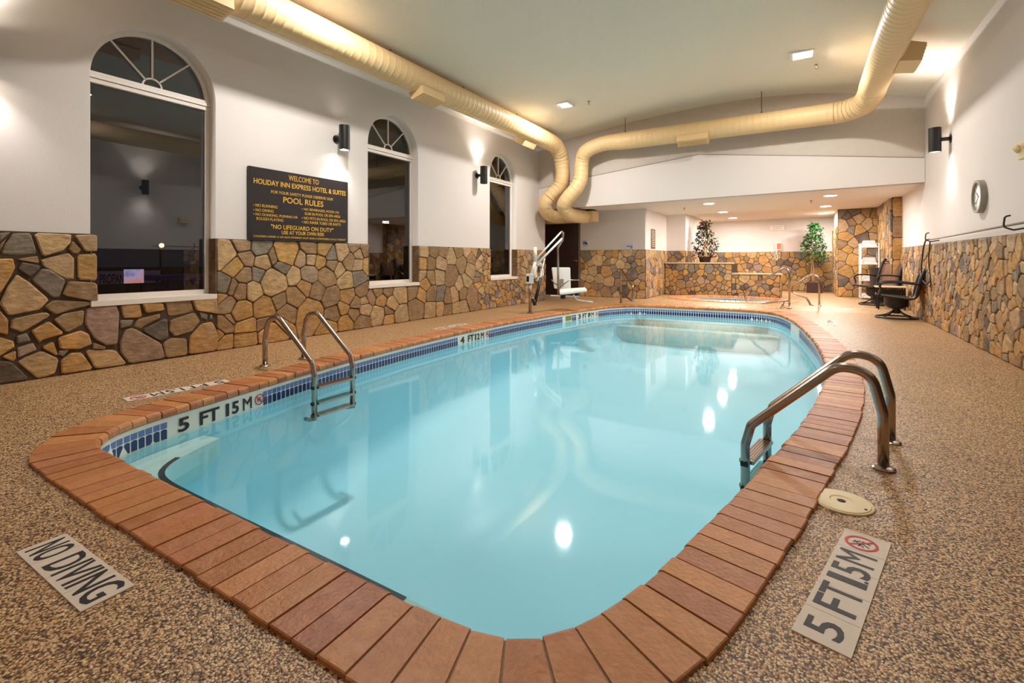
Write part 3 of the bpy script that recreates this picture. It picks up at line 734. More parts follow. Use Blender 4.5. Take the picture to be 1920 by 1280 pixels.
# ------------------------------------------------------------ spa
spa = thing('hot_tub', 'round in-ground hot tub with terracotta coping in front of the stepped stone planter', 'hot tub', (SPA[0], SPA[1], FZ))
def ell(d, z, m=72): return [Vector((SPA[0]+(SPA[2]+d)*math.cos(2*PI*k/m), SPA[1]+(SPA[3]+d)*math.sin(2*PI*k/m), z)) for k in range(m)]
bm, R = loft([ell(.02, FZ), ell(.02, FZ-.17), ell(-.05, FZ-.5), ell(-.2, FZ-.6)]); bm.faces.new(R[-1]); obj('tub_shell', bm, M_step, spa, smooth=True)
bm, R = loft([ell(.27, FZ+.004), ell(.01, FZ+.02), ell(.01, FZ-.03)]); obj('mortar_bed', bm, M_grout, spa)
m = 72; E0 = ell(0, 0); E1 = ell(.28, 0)
for i in range(m):
    j = (i+1) % m; bm = bmesh.new(); g = .05
    A = [E1[i].lerp(E1[j], g), E0[i].lerp(E0[j], g)]; B = [E1[i].lerp(E1[j], 1-g), E0[i].lerp(E0[j], 1-g)]
    rows = []
    for Q in (A, B):
        rows.append([bm.verts.new(Q[0]+Vector((0, 0, FZ-.01))), bm.verts.new(Q[0]+Vector((0, 0, FZ+.012))), bm.verts.new(Q[0].lerp(Q[1], .9)+Vector((0, 0, FZ+.04))), bm.verts.new(Q[1]+Vector((0, 0, FZ+.03))), bm.verts.new(Q[1]+Vector((0, 0, FZ-.02)))])
    for k in range(4): bm.faces.new((rows[0][k], rows[0][k+1], rows[1][k+1], rows[1][k]))
    bm.faces.new(rows[0]); bm.faces.new(rows[1])
    o = obj('brick', bm, M_brick, spa); l = s2l(rb.choice([(206, 136, 92), (214, 146, 100), (198, 126, 84)])); o.color = (*l, 1)
bm = bmesh.new()
for i in range(180):
    a = 2*PI*i/180; c = Vector((SPA[0]+(SPA[2]+.012)*math.cos(a), SPA[1]+(SPA[3]+.012)*math.sin(a), FZ-.075))
    box(bm, (-.013, -.004, -.035), (.013, .004, .025), M=Matrix.Translation(c) @ Matrix.Rotation(a+PI/2, 4, 'Z'))
o = obj('blue_tile_row', bm, M_dblue, spa); o['kind'] = 'stuff'
bm = bmesh.new(); bm.faces.new([bm.verts.new(p) for p in ell(.015, FZ-.12)])
tag(obj('hot_tub_water', bm, M_water), 'clear pale water filling the round hot tub', 'water', kind='stuff')

# ------------------------------------------------------------ deck markers
def deck_marker(label, c, ux, w, h, cols, texts, sym=None, z=0, group=None):
    """c centre, ux reading direction, w length, h height"""
    ux = Vector((*ux, 0)).normalized(); uy = Vector((-ux.y, ux.x, 0))
    o = thing('depth_marker', label, 'floor marker', (c[0], c[1], z), group)
    M = frame_mat((c[0], c[1], z), ux, uy, (0, 0, 1))
    for k in range(cols):
        bm = bmesh.new(); a = -w/2+w*k/cols; box(bm, (a+.0008, -h/2, -.004), (a+w/cols-.0008, h/2, .004), M=M); obj('tile', bm, M_mark, o)
    for body, x0, x1, y0, y1 in texts:
        obj('lettering', text_bm(body, (x1-x0)*w, (y1-y0)*h, M @ Matrix.Translation(((x0+x1)/2*w-w/2, (y0+y1)/2*h-h/2, .0045)), .0012, .012), M_ink, o)
    if sym is not None:
        no_dive_symbol(o, M @ Matrix.Translation((sym[0]*w-w/2, sym[1]*h-h/2, .004)), sym[2]*h)
    return o
a = Vector((-.03, 1.57)); b = Vector((.144, 2.275)); c2 = Vector((.28, 2.246)); d2 = Vector((.111, 1.542)); cc = (a+b+c2+d2)/4
ud = ((b-a)+(c2-d2)).normalized()
deck_marker('pale depth marker reading 5 FT 1.5M on the deck beside the round skimmer lid', cc, ud, .726, .142, 5,
            [('5', .05, .15, .2, .86), ('F', .235, .325, .14, .9), ('T', .335, .43, .14, .9), ('1', .475, .52, .14, .9), ('.', .527, .545, .14, .22), ('5', .555, .635, .14, .9), ('M', .665, .775, .14, .9)], (.885, .55, .36))
o = deck_marker('pale tiled marker reading NO DIVING near the left front corner of the pool', (-2.125, .622), (1, .01), .575, .137, 4,
            [('NO', .05, .26, .1, .92), ('DIVING', .34, .96, .1, .92)])
deck_marker('pale tiled depth marker facing the window wall, nearest the left ladder', (-4.30, 1.93), (-.1, -1), .72, .14, 5,
            [('5', .05, .15, .15, .86), ('FT', .235, .43, .14, .9), ('1.5', .475, .635, .14, .9), ('M', .665, .775, .14, .9)], (.89, .55, .36))
deck_marker('pale tiled depth marker halfway along the window side of the pool', (-4.74, 5.98), (0, -1), .72, .14, 5,
            [('4', .05, .15, .15, .86), ('FT', .235, .43, .14, .9), ('1.2', .475, .635, .14, .9), ('M', .665, .775, .14, .9)], (.89, .55, .36))
deck_marker('pale tiled depth marker on the deck in front of the far right patio chairs', (.40, 9.6), (0, 1), .72, .14, 5,
            [('3', .05, .15, .15, .86), ('FT', .235, .43, .14, .9), ('09', .475, .635, .14, .9), ('M', .665, .775, .14, .9)], (.89, .55, .36))
# skimmer lid
ld = thing('skimmer_lid', 'round cream plastic skimmer lid set in the deck near the right ladder', 'lid', (.144, 2.52, 0))
bm = bmesh.new(); lathe(bm, [(.117, -.005), (.117, .006), (.113, .008), (.110, .005), (.108, .005), (.104, .009), (.045, .010), (.04, .007), (.018, .007), (.016, .004)], 48, (.144, 2.52, 0)); obj('cover', bm, M_lid, ld)
bm = bmesh.new(); lathe(bm, [(.014, .004), (.014, .0075)], 16, (.144, 2.52, 0)); obj('finger_hole', bm, M_brown, ld)
for a in (.5, PI+.5):
    bm = bmesh.new(); lathe(bm, [(.006, .008), (.006, .0105)], 12, (.144+.093*math.cos(a), 2.52-.093*math.sin(a), 0)); obj('screw', bm, M_brown, ld)

# ------------------------------------------------------------ ladders and hand rails
def flange(parent, x, y, z=0, r=.052):
    bm = bmesh.new(); lathe(bm, [(r, 0), (r, .008), (r*.85, .014), (.03, .02)], 24, (x, y, z)); obj('flange', bm, M_steel, parent)
def ladder(label, xa, xb, ya, yb, xoff=0, top=.47, tread_z=(-.105, -.25, -.36)):
    """xa deck side, xb pool side; rails at ya and yb"""
    t = thing('pool_ladder', label, 'ladder', ((xa+xb)/2, (ya+yb)/2, 0))
    s = 1 if xa > xb else -1
    for q, y in enumerate((ya, yb)):
        o_ = xoff*q
        a = xa+o_; b = xb+o_; w = abs(xa-xb)
        pts = fillet([(a, y, 0), (a, y, .27), (a-s*w*.08, y, .475), (a-s*w*.30, y, .50), (b+s*.03, y, .115), (b, y, .0), (b, y, -.40)], [.15, .18, .12, .06, .05], 8)
        bm = bmesh.new(); tube(bm, pts, .0245, 20); obj('rail', bm, M_steel, t, smooth=True)
        flange(t, a, y)
        bm = bmesh.new(); tube(bm, fillet([(b, y, -.37), (b+s*.06, y, -.41), (b+s*.13, y, -.41)], .03), .018, 12); obj('wall_bumper', bm, M_steel, t, smooth=True)
    for z in tread_z:
        bm = bmesh.new()
        M = Matrix.Identity(4)
        x1 = xb; x2 = xb+xoff
        d = Vector((x2-x1, yb-ya, 0)); L_ = d.length; d.normalize(); nn = Vector((d.y, -d.x, 0))
        Mf = frame_mat((x1, ya, z), d, nn, (0, 0, -1))
        box(bm, (.02, -.04, -.008), (L_-.02, .04, .014), .004, M=Mf); 
        for k in range(5): box(bm, (.05, -.033+k*.014, -.0105), (L_-.05, -.027+k*.014, -.007), M=Mf)
        tr = obj('tread', bm, M_steel, t)
        for u in (0, L_):
            bm = bmesh.new(); box(bm, (u-.028, -.02, -.012), (u+.028, .02, .016), .004, M=Mf)
            obj('tread_bracket', bm, M_black, tr)
    return t
ladder('stainless steel pool ladder on the left side, below the pool rules sign', -4.54, -3.78, 2.79, 3.22)
ladder('large stainless steel pool ladder in the right foreground over the brick coping', .347, -.28, 3.03, 3.49, .085)
def rail_thing(label, path, feet, r=.02, extra=()):
    t = thing('hand_rail', label, 'handrail', (feet[0][0], feet[0][1], feet[0][2]))
    bm = bmesh.new(); tube(bm, path, r, 14); obj('rail', bm, M_steel, t, smooth=True)
    for e in extra:
        bm = bmesh.new(); tube(bm, e, r, 14); obj('post', bm, M_steel, t, smooth=True)
    for x, y, z in feet: flange(t, x, y, z, .045)
    return t
# spa rail 1
A = Vector((-.24, 11.73, .03)); dv = Vector((-.87, .49, 0))
rail_thing('steel handrail with a closed loop beside the hot tub, nearer of two',
           fillet([A, A+Vector((0, 0, .78)), A+dv*.1+Vector((0, 0, .86)), A+dv*.97+Vector((0, 0, .34)), A+dv*1.05+Vector((0, 0, .2)), A+dv*.93+Vector((0, 0, -.0)), A+dv*.0+Vector((0, 0, .16))], [.1, .12, .1, .1, .1], 8),
           [tuple(A), tuple(A+dv*.16+Vector((0, -.05, 0)))], .02, [[A+dv*.16+Vector((0, -.05, 0)), A+dv*.12+Vector((0, 0, .14))]])
A = Vector((.3, 12.02, FZ))
rail_thing('steel handrail with an S-shaped lower end beside the hot tub, farther of two',
           fillet([A, A+Vector((0, 0, .6)), A+dv*.13+Vector((0, 0, .68)), A+dv*.55+Vector((0, 0, .40)), A+dv*.58+Vector((0, 0, .27)), A+dv*.42+Vector((0, 0, .2)), A+dv*.27+Vector((0, 0, .17)), A+dv*.17+Vector((0, 0, .0))], [.1, .12, .05, .05, .08, .06], 8),
           [tuple(A), tuple(A+dv*.17)], .02)
# far left stair rail
p0 = Vector((-3.78, 11.35, 0)); p1 = Vector((-3.24, 10.55, 0))
rail_thing('slim steel stair rail at the far left corner of the pool',
           fillet([p0, p0+Vector((0, 0, .83)), p0.lerp(p1, .12)+Vector((0, 0, .80)), p1+Vector((0, 0, .46)), p1+Vector((0, 0, .12)), p0+Vector((0, 0, .24))], [.05, .05, .08, .05], 6), [tuple(p0)], .02)

# ------------------------------------------------------------ pool lift
lf = thing('pool_lift', 'white and steel pool lift with a plastic chair seat, beside the far left pool edge', 'pool lift', tuple(atz(994, 587, 0)))
def T(px, py, t): return atd(px, py, t)
D0 = 9.45
bm = bmesh.new(); b0 = atz(994, 587, 0); tube(bm, [b0, Vector((b0.x, b0.y, .76))], .032, 14); obj('mast', bm, M_steel, lf, smooth=True)
flange(lf, b0.x, b0.y, 0, .07)
bm = bmesh.new(); c = T(993, 522, D0); fr = Vector((SN, -CS, 0)); rt = Vector((CS, SN, 0))
MV = lambda c: frame_mat(c, rt, (0, 0, 1), fr)
box(bm, (-.075, -.095, -.0), (.075, .095, .1), .012, M=MV(c)); bx_ = obj('control_box', bm, M_whitep, lf)
bm = bmesh.new(); box(bm, (-.065, -.06, .1), (-.015, .05, .104), M=MV(c)); obj('control_panel', bm, M_black, bx_)
bm = bmesh.new(); tube(bm, [T(1004, 493, 9.6), T(1003, 463, 9.6)], .035, 12); tube(bm, [T(996, 514, 9.5), T(1004, 490, 9.6)], .03, 10); obj('mast_head', bm, M_whitep, lf, smooth=True)
bm = bmesh.new(); tube(bm, [T(1003, 488, 9.6), T(1052, 435, 9.9)], .018, 10); obj('arm', bm, M_whitep, lf, smooth=True)
bm = bmesh.new(); tube(bm, [T(1008, 494, 9.6), T(1054, 447, 9.9)], .022, 10); obj('arm', bm, M_whitep, lf, smooth=True)
bm = bmesh.new(); tube(bm, fillet([T(1052, 434, 9.9), T(1056, 436, 9.9), T(1055, 450, 9.9), T(1046, 464, 10), T(1047, 552, 10)], .03), .022, 12); obj('seat_post', bm, M_steel, lf, smooth=True)
bm = bmesh.new(); tube(bm, [T(1022, 482, 9.7), T(1014, 520, 9.6)], .016, 10); obj('actuator_rod', bm, M_steel, lf)
bm = bmesh.new(); tube(bm, [T(1014, 520, 9.6), T(1003, 568, 9.5)], [.03, .034], 12); tube(bm, [T(1000, 560, 9.45), T(1003, 572, 9.45)], .035, 10); obj('actuator', bm, M_black, lf, smooth=True)
bm = bmesh.new(); P4 = [T(1034, 501, 10.15), T(1069, 501, 10.25), T(1070, 541, 10.2), T(1039, 541, 10.1)]
def slab(bm, P, nrm, th, bev=.012):
    A = [bm.verts.new(p) for p in P]; B = [bm.verts.new(p+nrm*th) for p in P]
    bm.faces.new(A); bm.faces.new(B[::-1]); nq = len(P)
    for i in range(nq): bm.faces.new((A[i-1], A[i], B[i], B[i-1]))
    if bev: bmesh.ops.bevel(bm, geom=[e for e in bm.edges], offset=bev, segments=3, affect='EDGES')
    return bm
slab(bm, P4, Vector((SN, -CS, 0)), .04, .014); obj('backrest', bm, M_whitep, lf, smooth=False)
bm = bmesh.new(); slab(bm, [T(1049, 541, 9.9), T(1098, 538, 9.9), T(1101, 543, 9.7), T(1050, 549, 9.7)], Vector((0, 0, -1)), .05, .014); obj('seat', bm, M_whitep, lf)
for q in (0, .35):
    bm = bmesh.new(); tube(bm, smoothpath([T(1050-q*30, 539-q*20, 10-q), T(1062, 529, 9.9), T(1070, 525, 9.9), T(1086, 525, 9.9)]) if not q else smoothpath([T(1034, 524, 10.05), T(1040, 531, 10), T(1047, 535, 10)]), .012, 10); obj('armrest', bm, M_steel, lf, smooth=True)
bm = bmesh.new(); box(bm, (-.06, -.08, 0), (.05, .08, .04), .008, M=MV(T(1052, 530, 9.95))); obj('hinge_block', bm, M_grey, lf)
bm = bmesh.new(); box(bm, (-.05, -.06, 0), (.05, .05, .08), .01, M=MV(T(1055, 554, 9.9))); obj('pivot', bm, M_black, lf)
bm = bmesh.new(); tube(bm, [T(1032, 554, 9.9), T(1086, 555.5, 9.9)], .013, 8); tube(bm, fillet([T(1075, 552, 9.9), T(1082, 562, 9.9), T(1112, 566, 9.8)], .06), .012, 8); obj('footrest', bm, M_whitep, lf)

# ------------------------------------------------------------ wall lamps
def wall_lamp(label, x, y, sgn, up=30, dn=30):
    t = thing('wall_lamp', label, 'wall lamp', (x, y, 2.8), 'black cylinder wall lamps')
    z0, z1 = 2.615, 2.965
    bm = bmesh.new(); ring_bm(bm, Matrix.Translation((x, y, 0)), .068, .074, z0, z1, 32); obj('shade', bm, M_black, t, smooth=False)
    bm = bmesh.new(); box(bm, (x-sgn*.06, y-.02, 2.765), (x-sgn*.165, y+.02, 2.815), .004); obj('arm', bm, M_black, t)
    wx = x-sgn*.165
    bm = bmesh.new(); tube(bm, [(wx, y, 2.79), (wx-sgn*.012, y, 2.79)], .06, 20); obj('wall_plate', bm, M_black, t)
    for z, e, rot in ((z1-.03, up, PI), (z0+.03, dn, 0)):
        bm = bmesh.new(); lathe(bm, [(.066, -.004), (.066, .004)], 24, (x, y, z))
        obj('lens', bm, M_glow if e > 3 else M_whitep, t)
        zz = z+(.028 if rot else -.028)
        light('SPOT', (x, y, zz+(.005 if rot else -.005)), e*.6, .03, (1, .96, .95), (rot, 0, 0), spot=math.radians(105), blend=1.0)
    return t
LAMPX = XL+.177
wall_lamp('black cylinder wall lamp above the right end of the pool rules sign', LAMPX, 4.62, 1, 3.0, 44)
wall_lamp('black cylinder wall lamp between the second and third arched windows', LAMPX, 8.12, 1, 60, 1)
wall_lamp('black cylinder wall lamp at the near end of the window wall, beyond the left edge', LAMPX, 1.10, 1, 40, 44)
wall_lamp('black cylinder wall lamp high on the right wall past the clock', XR-.177, 9.15, -1, 90, 40)
wall_lamp('black cylinder wall lamp on the right wall outside the frame', XR-.177, 5.3, -1, 60, 40)

# ------------------------------------------------------------ ceiling fixtures
LB = ['square recessed ceiling light near the bend of the left duct', 'square recessed ceiling light between the two long ducts at right',
      'square recessed ceiling light over the near left of the pool, out of view', 'square recessed ceiling light over the near right of the pool, out of view', 'square recessed ceiling light behind the camera position']
for (x, y, z), lb in zip(CANS, LB):
    t = thing('ceiling_light', lb, 'ceiling light', (x, y, z), 'main ceiling lights')
    bm = bmesh.new()
    for a, b in (((-.17, -.17), (.17, -.13)), ((-.17, .13), (.17, .17)), ((-.17, -.13), (-.13, .13)), ((.13, -.13), (.17, .13))): box(bm, (x+a[0], y+a[1], z-.02), (x+b[0], y+b[1], z+.03))
    obj('trim', bm, M_whitep, t)
    bm = bmesh.new(); box(bm, (x-.13, y-.13, z-.012), (x+.13, y+.13, z+.02)); obj('lens', bm, M_glow, t)
rn = {11.95: 'nearest', 14.25: 'middle', 16.4: 'farthest'}
for x, y in ALC:
    t = thing('downlight', 'round recessed downlight in the low alcove ceiling, %s one of the %s row' % (rn[y], 'left' if x < 0 else 'right'), 'ceiling light', (x, y, soff_z(x)), 'alcove downlights')
    bm = bmesh.new(); ring_bm(bm, Matrix.Translation((x, y, soff_z(x)-.008)), .115, .14, 0, .012); obj('trim', bm, M_whitep, t)
    bm = bmesh.new(); lathe(bm, [(.115, -.006), (.115, .004)], 32, (x, y, soff_z(x))); obj('lens', bm, M_glow, t)
def sprinkler(label, p):
    t = thing('sprinkler', label, 'sprinkler', tuple(p), 'ceiling sprinklers')
    bm = bmesh.new(); lathe(bm, [(.03, 0), (.03, -.006), (.012, -.01), (.008, -.05), (.02, -.055), (.02, -.058)], 12, p); obj('head', bm, M_steel, t)
def on_ceil(px, py):
    z = 4.2
    for _ in range(6): v = atz(px, py, z); z = ceil_z(v.x)
    return v
sprinkler('small sprinkler head in the ceiling right of the left recessed light', on_ceil(1104, 190))
sprinkler('small sprinkler head in the ceiling just below the right recessed light', on_ceil(1531, 121))
sprinkler('small sprinkler head in the alcove ceiling above the burgundy plant', atz(1283, 389, 2.36))
sprinkler('small sprinkler head in the alcove ceiling between the two rows of downlights', atz(1521, 376, 2.38))

# ------------------------------------------------------------ ducts
def duct_run(bm, path, radii, pitch=.115, seg=36):
    path = [Vector(p) for p in path]; L = [0]
    for a, b in zip(path, path[1:]): L.append(L[-1]+(b-a).length)
    tot = L[-1]
    def at(s):
        s = max(0, min(tot, s))
        for i in range(len(L)-1):
            if s <= L[i+1]+1e-9:
                t = (s-L[i])/max(1e-9, L[i+1]-L[i]); return path[i].lerp(path[i+1], t), radii[i]+(radii[i+1]-radii[i])*t
        return path[-1], radii[-1]
    P = []; Rr = []; m = int(tot/pitch)
    for i in range(m+1):
        s = i*tot/m
        for ds, dr in ((-.008, 0), (-.004, .0016), (.004, .0016), (.008, 0)):
            if 0 <= s+ds <= tot: p, r = at(s+ds); P.append(p); Rr.append(r+dr)
        if i < m:
            for q in (.33, .66): p, r = at(s+q*tot/m); P.append(p); Rr.append(r)
    return tube(bm, P, Rr, seg)
d1 = thing('air_duct', 'long cream painted round duct running above the three arched windows', 'duct', (-4.97, 5, 3.76), 'ceiling ducts')
sp = [Vector((-4.97, NEAR+.05, 3.76)), Vector((-4.97, 9.6, 3.76))] + smoothpath([Vector((-4.97, 9.6, 3.76)), Vector((-4.97, 10.2, 3.72)), Vector((-4.97, 10.5, 3.45)), atd(1054, 333, 11.6), atd(1047, 352, 11.65), atd(1031, 368, 11.7), atd(1022, 384, 11.75), atd(1028, 400, 11.95), atd(1044, 406, 12.3), atd(1052, 407, 12.7)], 8)[1:]
rr = [.195, .195] + [max(.168, .195-.0008*i*1.6) for i in range(len(sp)-2)]
bm = bmesh.new(); duct_run(bm, sp, rr); obj('duct_pipe', bm, M_duct, d1, smooth=True)
d2 = thing('air_duct', 'cream painted round duct crossing above the white header and coming forward at right', 'duct', (-1.5, 10.45, 3.71), 'ceiling ducts')
DY, DZ = 10.45, 3.70
sp = smoothpath([atd(1101, 406, 12.5), atd(1090, 406, 12.1), atd(1066, 401, 11.65), atd(1057, 386, 11.45), atd(1065, 371, 11.35), atd(1081, 352, 11.3), atd(1089, 333, 11.3), atd(1091, 302, 11.3), Vector((-4.3, DY, 3.58)), Vector((-3.9, DY, DZ)), Vector((-3.4, DY, DZ))], 8)
k1 = len(sp)
sp += [Vector((.2, DY, DZ))]
sp += smoothpath([Vector((.2, DY, DZ)), Vector((.62, DY-.05, DZ)), Vector((.88, DY-.3, DZ+.02)), Vector((.95, 9.75, DZ+.06)), Vector((.95, 9.4, DZ+.08))], 6)[1:] + [Vector((.95, NEAR+.05, 3.80))]
rr = [.168]*(k1-8) + [.168+.022*i/8 for i in range(8)]; rr += [.19]*(len(sp)-len(rr))
bm = bmesh.new(); duct_run(bm, sp, rr); obj('duct_pipe', bm, M_duct, d2, smooth=True)
def outlet(parent, c, L_, side, ax='y', r=.19, ang=-35, h=.13, w=.24):
    """angled supply boot on a duct; ang in degrees below horizontal toward side"""
    a = math.radians(ang); 
    if ax == 'y':
        dirv = Vector((side*math.cos(a), 0, math.sin(a))); along = Vector((0, 1, 0))
    else:
        dirv = Vector((0, side*math.cos(a), math.sin(a))); along = Vector((1, 0, 0))
    up = dirv.cross(along).normalized()
    M = frame_mat(Vector(c)+dirv*(r-.03), along, up, dirv)
    bm = bmesh.new(); w0 = w/2
    A = [bm.verts.new(M @ Vector(p)) for p in ((-L_/2, -w0, 0), (L_/2, -w0, 0), (L_/2, w0, 0), (-L_/2, w0, 0))]
    B = [bm.verts.new(M @ Vector(p)) for p in ((-L_/2, -w0*.85, h), (L_/2, -w0*.85, h), (L_/2, w0*.85, h), (-L_/2, w0*.85, h))]
    bm.faces.new(A); bm.faces.new(B[::-1])
    for i in range(4): bm.faces.new((A[i-1], A[i], B[i], B[i-1]))
    o = obj('supply_boot', bm, M_duct, parent)
    bm = bmesh.new(); box(bm, (-L_/2+.02, -w0*.85+.015, h), (L_/2-.02, w0*.85-.015, h+.003), M=M)
    for k in range(5): box(bm, (-L_/2+.02, -w0*.7+k*w0*.33, h), (L_/2-.02, -w0*.7+k*w0*.33+.006, h+.012), M=M)
    obj('grille', bm, M_duct, o)
outlet(d1, (-4.97, 2.35, 3.76), .55, 1, r=.2, ang=-75, w=.28, h=.12)
outlet(d1, (-4.97, 5.62, 3.76), .5, 1, r=.2, ang=-75, w=.28, h=.12)
outlet(d1, (-4.97, 8.95, 3.76), .5, -1, r=.2, ang=-60, w=.26, h=.12)
outlet(d2, (-1.93, DY, DZ), .6, -1, 'x', r=.19, ang=-62, w=.22, h=.12)
outlet(d2, (.95, 8.15, 3.79), .5, 1, r=.19, ang=-15, w=.26, h=.22)
def hanger(parent, x, y, z):
    bm = bmesh.new(); tube(bm, [(x, y, z), (x, y, ceil_z(x)+.01)], .006, 8); box(bm, (x-.02, y-.01, z-.01), (x+.02, y+.01, z+.03)); obj('hanger_rod', bm, M_black, parent)
for x in (-3.38, -.68): hanger(d2, x, DY, DZ+.18)
for y in (4.9, 6.6, 8.4): hanger(d1, -4.97, y, 3.94)
pn = thing('duct_plenum', 'cream sheet metal plenum box above the dark door joining both ducts', 'duct', (-5.4, 11.6, 2.2))
bm = bmesh.new(); box(bm, (-5.95, 11.4, 2.03), (-4.52, 11.8, 2.29), .006); obj('plenum_box', bm, M_duct, pn)
bm = bmesh.new(); box(bm, (-4.95, 11.42, 2.291), (-4.56, 11.7, 2.32)); obj('hanging_bracket', bm, M_brown, pn)

# ------------------------------------------------------------ pool rules sign
sg = thing('rules_sign', 'black and gold pool rules sign board on the window wall', 'sign', (XL+.03, 4.05, 1.75))
bm = bmesh.new(); box(bm, (XL+.0, 3.318, 1.302), (XL+.045, 4.792, 2.19), .003); obj('board', bm, M_sign, sg)
XS = XL+.045
LINES = [("WELCOME TO", 650, 225, 303, 1100), ("HOLIDAY INN EXPRESS HOTEL & SUITES", 125, 264, 345, 1505), ("FOR YOUR SAFETY PLEASE OBSERVE OUR", 385, 450, 494, 1315), ("POOL RULES", 570, 550, 640, 1170),
 ("• NO RUNNING", 120, 648, 692, 478), ("• NO DIVING", 120, 720, 764, 425), ("• NO DUNKING, PUSHING OR", 120, 786, 832, 785), ("ROUGH PLAYING", 168, 852, 896, 570),
 ("• NO BEVERAGES, FOOD OR", 848, 714, 756, 1405), ("GUM IN POOL OR SPA AREA", 890, 780, 822, 1425), ("• NO PETS IN POOL OR SPA AREA", 848, 845, 886, 1505), ("• NO INNER TUBES OR RAFTS", 848, 906, 948, 1430),
 ('"NO LIFEGUARD ON DUTY"', 385, 960, 1028, 1320), ("USE AT YOUR OWN RISK", 545, 1056, 1112, 1185), ("CHILDREN UNDER 12 OR NON SWIMMERS MUST HAVE A RESPONSIBLE ADULT PRESENT", 120, 1122, 1152, 1505)]
for body, x0, yt, yb_, x1 in LINES:
    a = atx(460+x0/8, 300+yt/8, XS); b = atx(460+x0/8, 300+yb_/8, XS); c = atx(460+x1/8, 300, XS)
    w = c.y-a.y; h = a.z-b.z
    M = frame_mat((XS, (a.y+c.y)/2, (a.z+b.z)/2), (0, 1, 0), (0, 0, 1), (1, 0, 0))
    obj('lettering', text_bm(body, w, h, M, .003, .012 if h > .045 else .004), M_gold, sg)

# ------------------------------------------------------------ small wall things
# clock
ck = thing('wall_clock', 'round white wall clock on the right wall', 'clock', (XR, 7.74, 1.80))
Mc = frame_mat((XR, 7.74, 1.80), (0, -1, 0), (0, 0, 1), (-1, 0, 0))
bm = bmesh.new(); ring_bm(bm, Mc, .165, .195, 0, .06, 40); obj('rim', bm, M_grey, ck)
bm = bmesh.new(); lathe(bm, [(.168, 0), (.168, .035)], 40, M=Mc); fc = obj('dial', bm, M_whitep, ck)
bm = bmesh.new()
for k in range(12): box(bm, (-.003, .13, .0355), (.003, .15, .037), M=Mc @ Matrix.Rotation(k*PI/6, 4, 'Z'))
obj('hour_marks', bm, M_ink, fc)
for L_, w_, a in ((.08, .005, .9), (.12, .0035, 2.3)):
    bm = bmesh.new(); box(bm, (-w_, -.01, .038), (w_, L_, .040), M=Mc @ Matrix.Rotation(a, 4, 'Z')); obj('clock_hand', bm, M_ink, ck)
# emergency light at right edge
em = thing('emergency_light', 'small beige twin head emergency light at the right edge of the right wall', 'emergency light', (XR, 6.45, 2.3))
pe = atx(1917, 284, XR-.04)
bm = bmesh.new(); box(bm, (XR-.09, pe.y-.32, pe.z-.09), (XR, pe.y-.06, pe.z+.07), .01); obj('housing', bm, M_lid, em)
for q in (0, .18):
    bm = bmesh.new(); tube(bm, [(XR-.09, pe.y-.12-q, pe.z+.02), (XR-.12, pe.y-.10-q, pe.z)], .035, 16); obj('lamp_head', bm, M_lid, em)
# life ring on the left wall
lr = thing('life_ring', 'white ring buoy hanging on the stone wall behind the pool lift', 'life ring', (XL+.07, 10.75, .83))
c = atx(1009, 509, XL+.09); Mr = frame_mat(c, (0, 1, 0), (0, 0, 1), (1, 0, 0)); bm = bmesh.new()
for k in range(36):
    a = 2*PI*k/36
pts = [Mr @ Vector((.2*math.cos(2*PI*k/36), .2*math.sin(2*PI*k/36), 0)) for k in range(37)]
tube(bm, pts, .06, 14, caps=False); obj('ring', bm, M_whitep, lr, smooth=True)
for k in range(4):
    a = PI/4+k*PI/2; cc_ = Mr @ Vector((.2*math.cos(a), .2*math.sin(a), 0)); td = (Mr.to_3x3() @ Vector((-math.sin(a), math.cos(a), 0)))
    bm = bmesh.new(); tube(bm, [cc_-td*.025, cc_+td*.025], .064, 14, caps=False); obj('band', bm, M_grey, lr)
# small signs
def plate(name, label, cat, M, w, h, body=None, m=M_palesign, tm=M_bluesign, th=.008):
    t = thing(name, label, cat, tuple(M.translation)); bm = bmesh.new(); box(bm, (-w/2, -h/2, 0), (w/2, h/2, th), .001, M=M); obj('plate', bm, m, t); return t
p = aty(1097.5, 456, YD-.01); Mq = frame_mat((p.x, YD-.002, p.z), (1, 0, 0), (0, 0, 1), (0, -1, 0))
t = plate('restroom_sign', 'small white sign with blue restroom figures right of the dark door', 'sign', Mq, .17, .2)
bm = bmesh.new()
for dx in (-.045, 0): 
    lathe(bm, [(.014, 0), (.014, .004)], 12, (dx, .05, .008), M=Mq); box(bm, (dx-.018, -.03, .008), (dx+.018, .034, .011), M=Mq)
box(bm, (.02, -.03, .008), (.07, .0, .011), M=Mq); box(bm, (.02, 0, .008), (.05, .03, .011), M=Mq)
obj('figures', bm, M_bluesign, t)
obj('lettering', text_bm('RESTROOM', .13, .022, Mq @ Matrix.Translation((0, -.065, .009)), .002), M_bluesign, t)
p = aty(1180, 461.5, YD-.01); Mq = frame_mat((p.x, YD-.002, p.z), (1, 0, 0), (0, 0, 1), (0, -1, 0))
t = plate('notice_sign', 'pale blue notice plate low on the recess wall near its right corner', 'sign', Mq, .22, .16)
bm = bmesh.new(); box(bm, (-.07, -.015, .008), (.08, .015, .010), M=Mq); box(bm, (.03, -.06, .008), (.08, -.02, .010), M=Mq); obj('print', bm, mat('faded_blue_print', (120, 140, 200), .5), t)
p = atx(1225, 448, -3.39); Mq = frame_mat((-3.4+.0, p.y, p.z), (0, 1, 0), (0, 0, 1), (1, 0, 0))
t = plate('spa_rules_sign', 'narrow brown rules sign above the stones on the partition wall', 'sign', Mq, .42, .52, m=mat('brown_sign_board', (104, 70, 50), .5))
bm = bmesh.new()
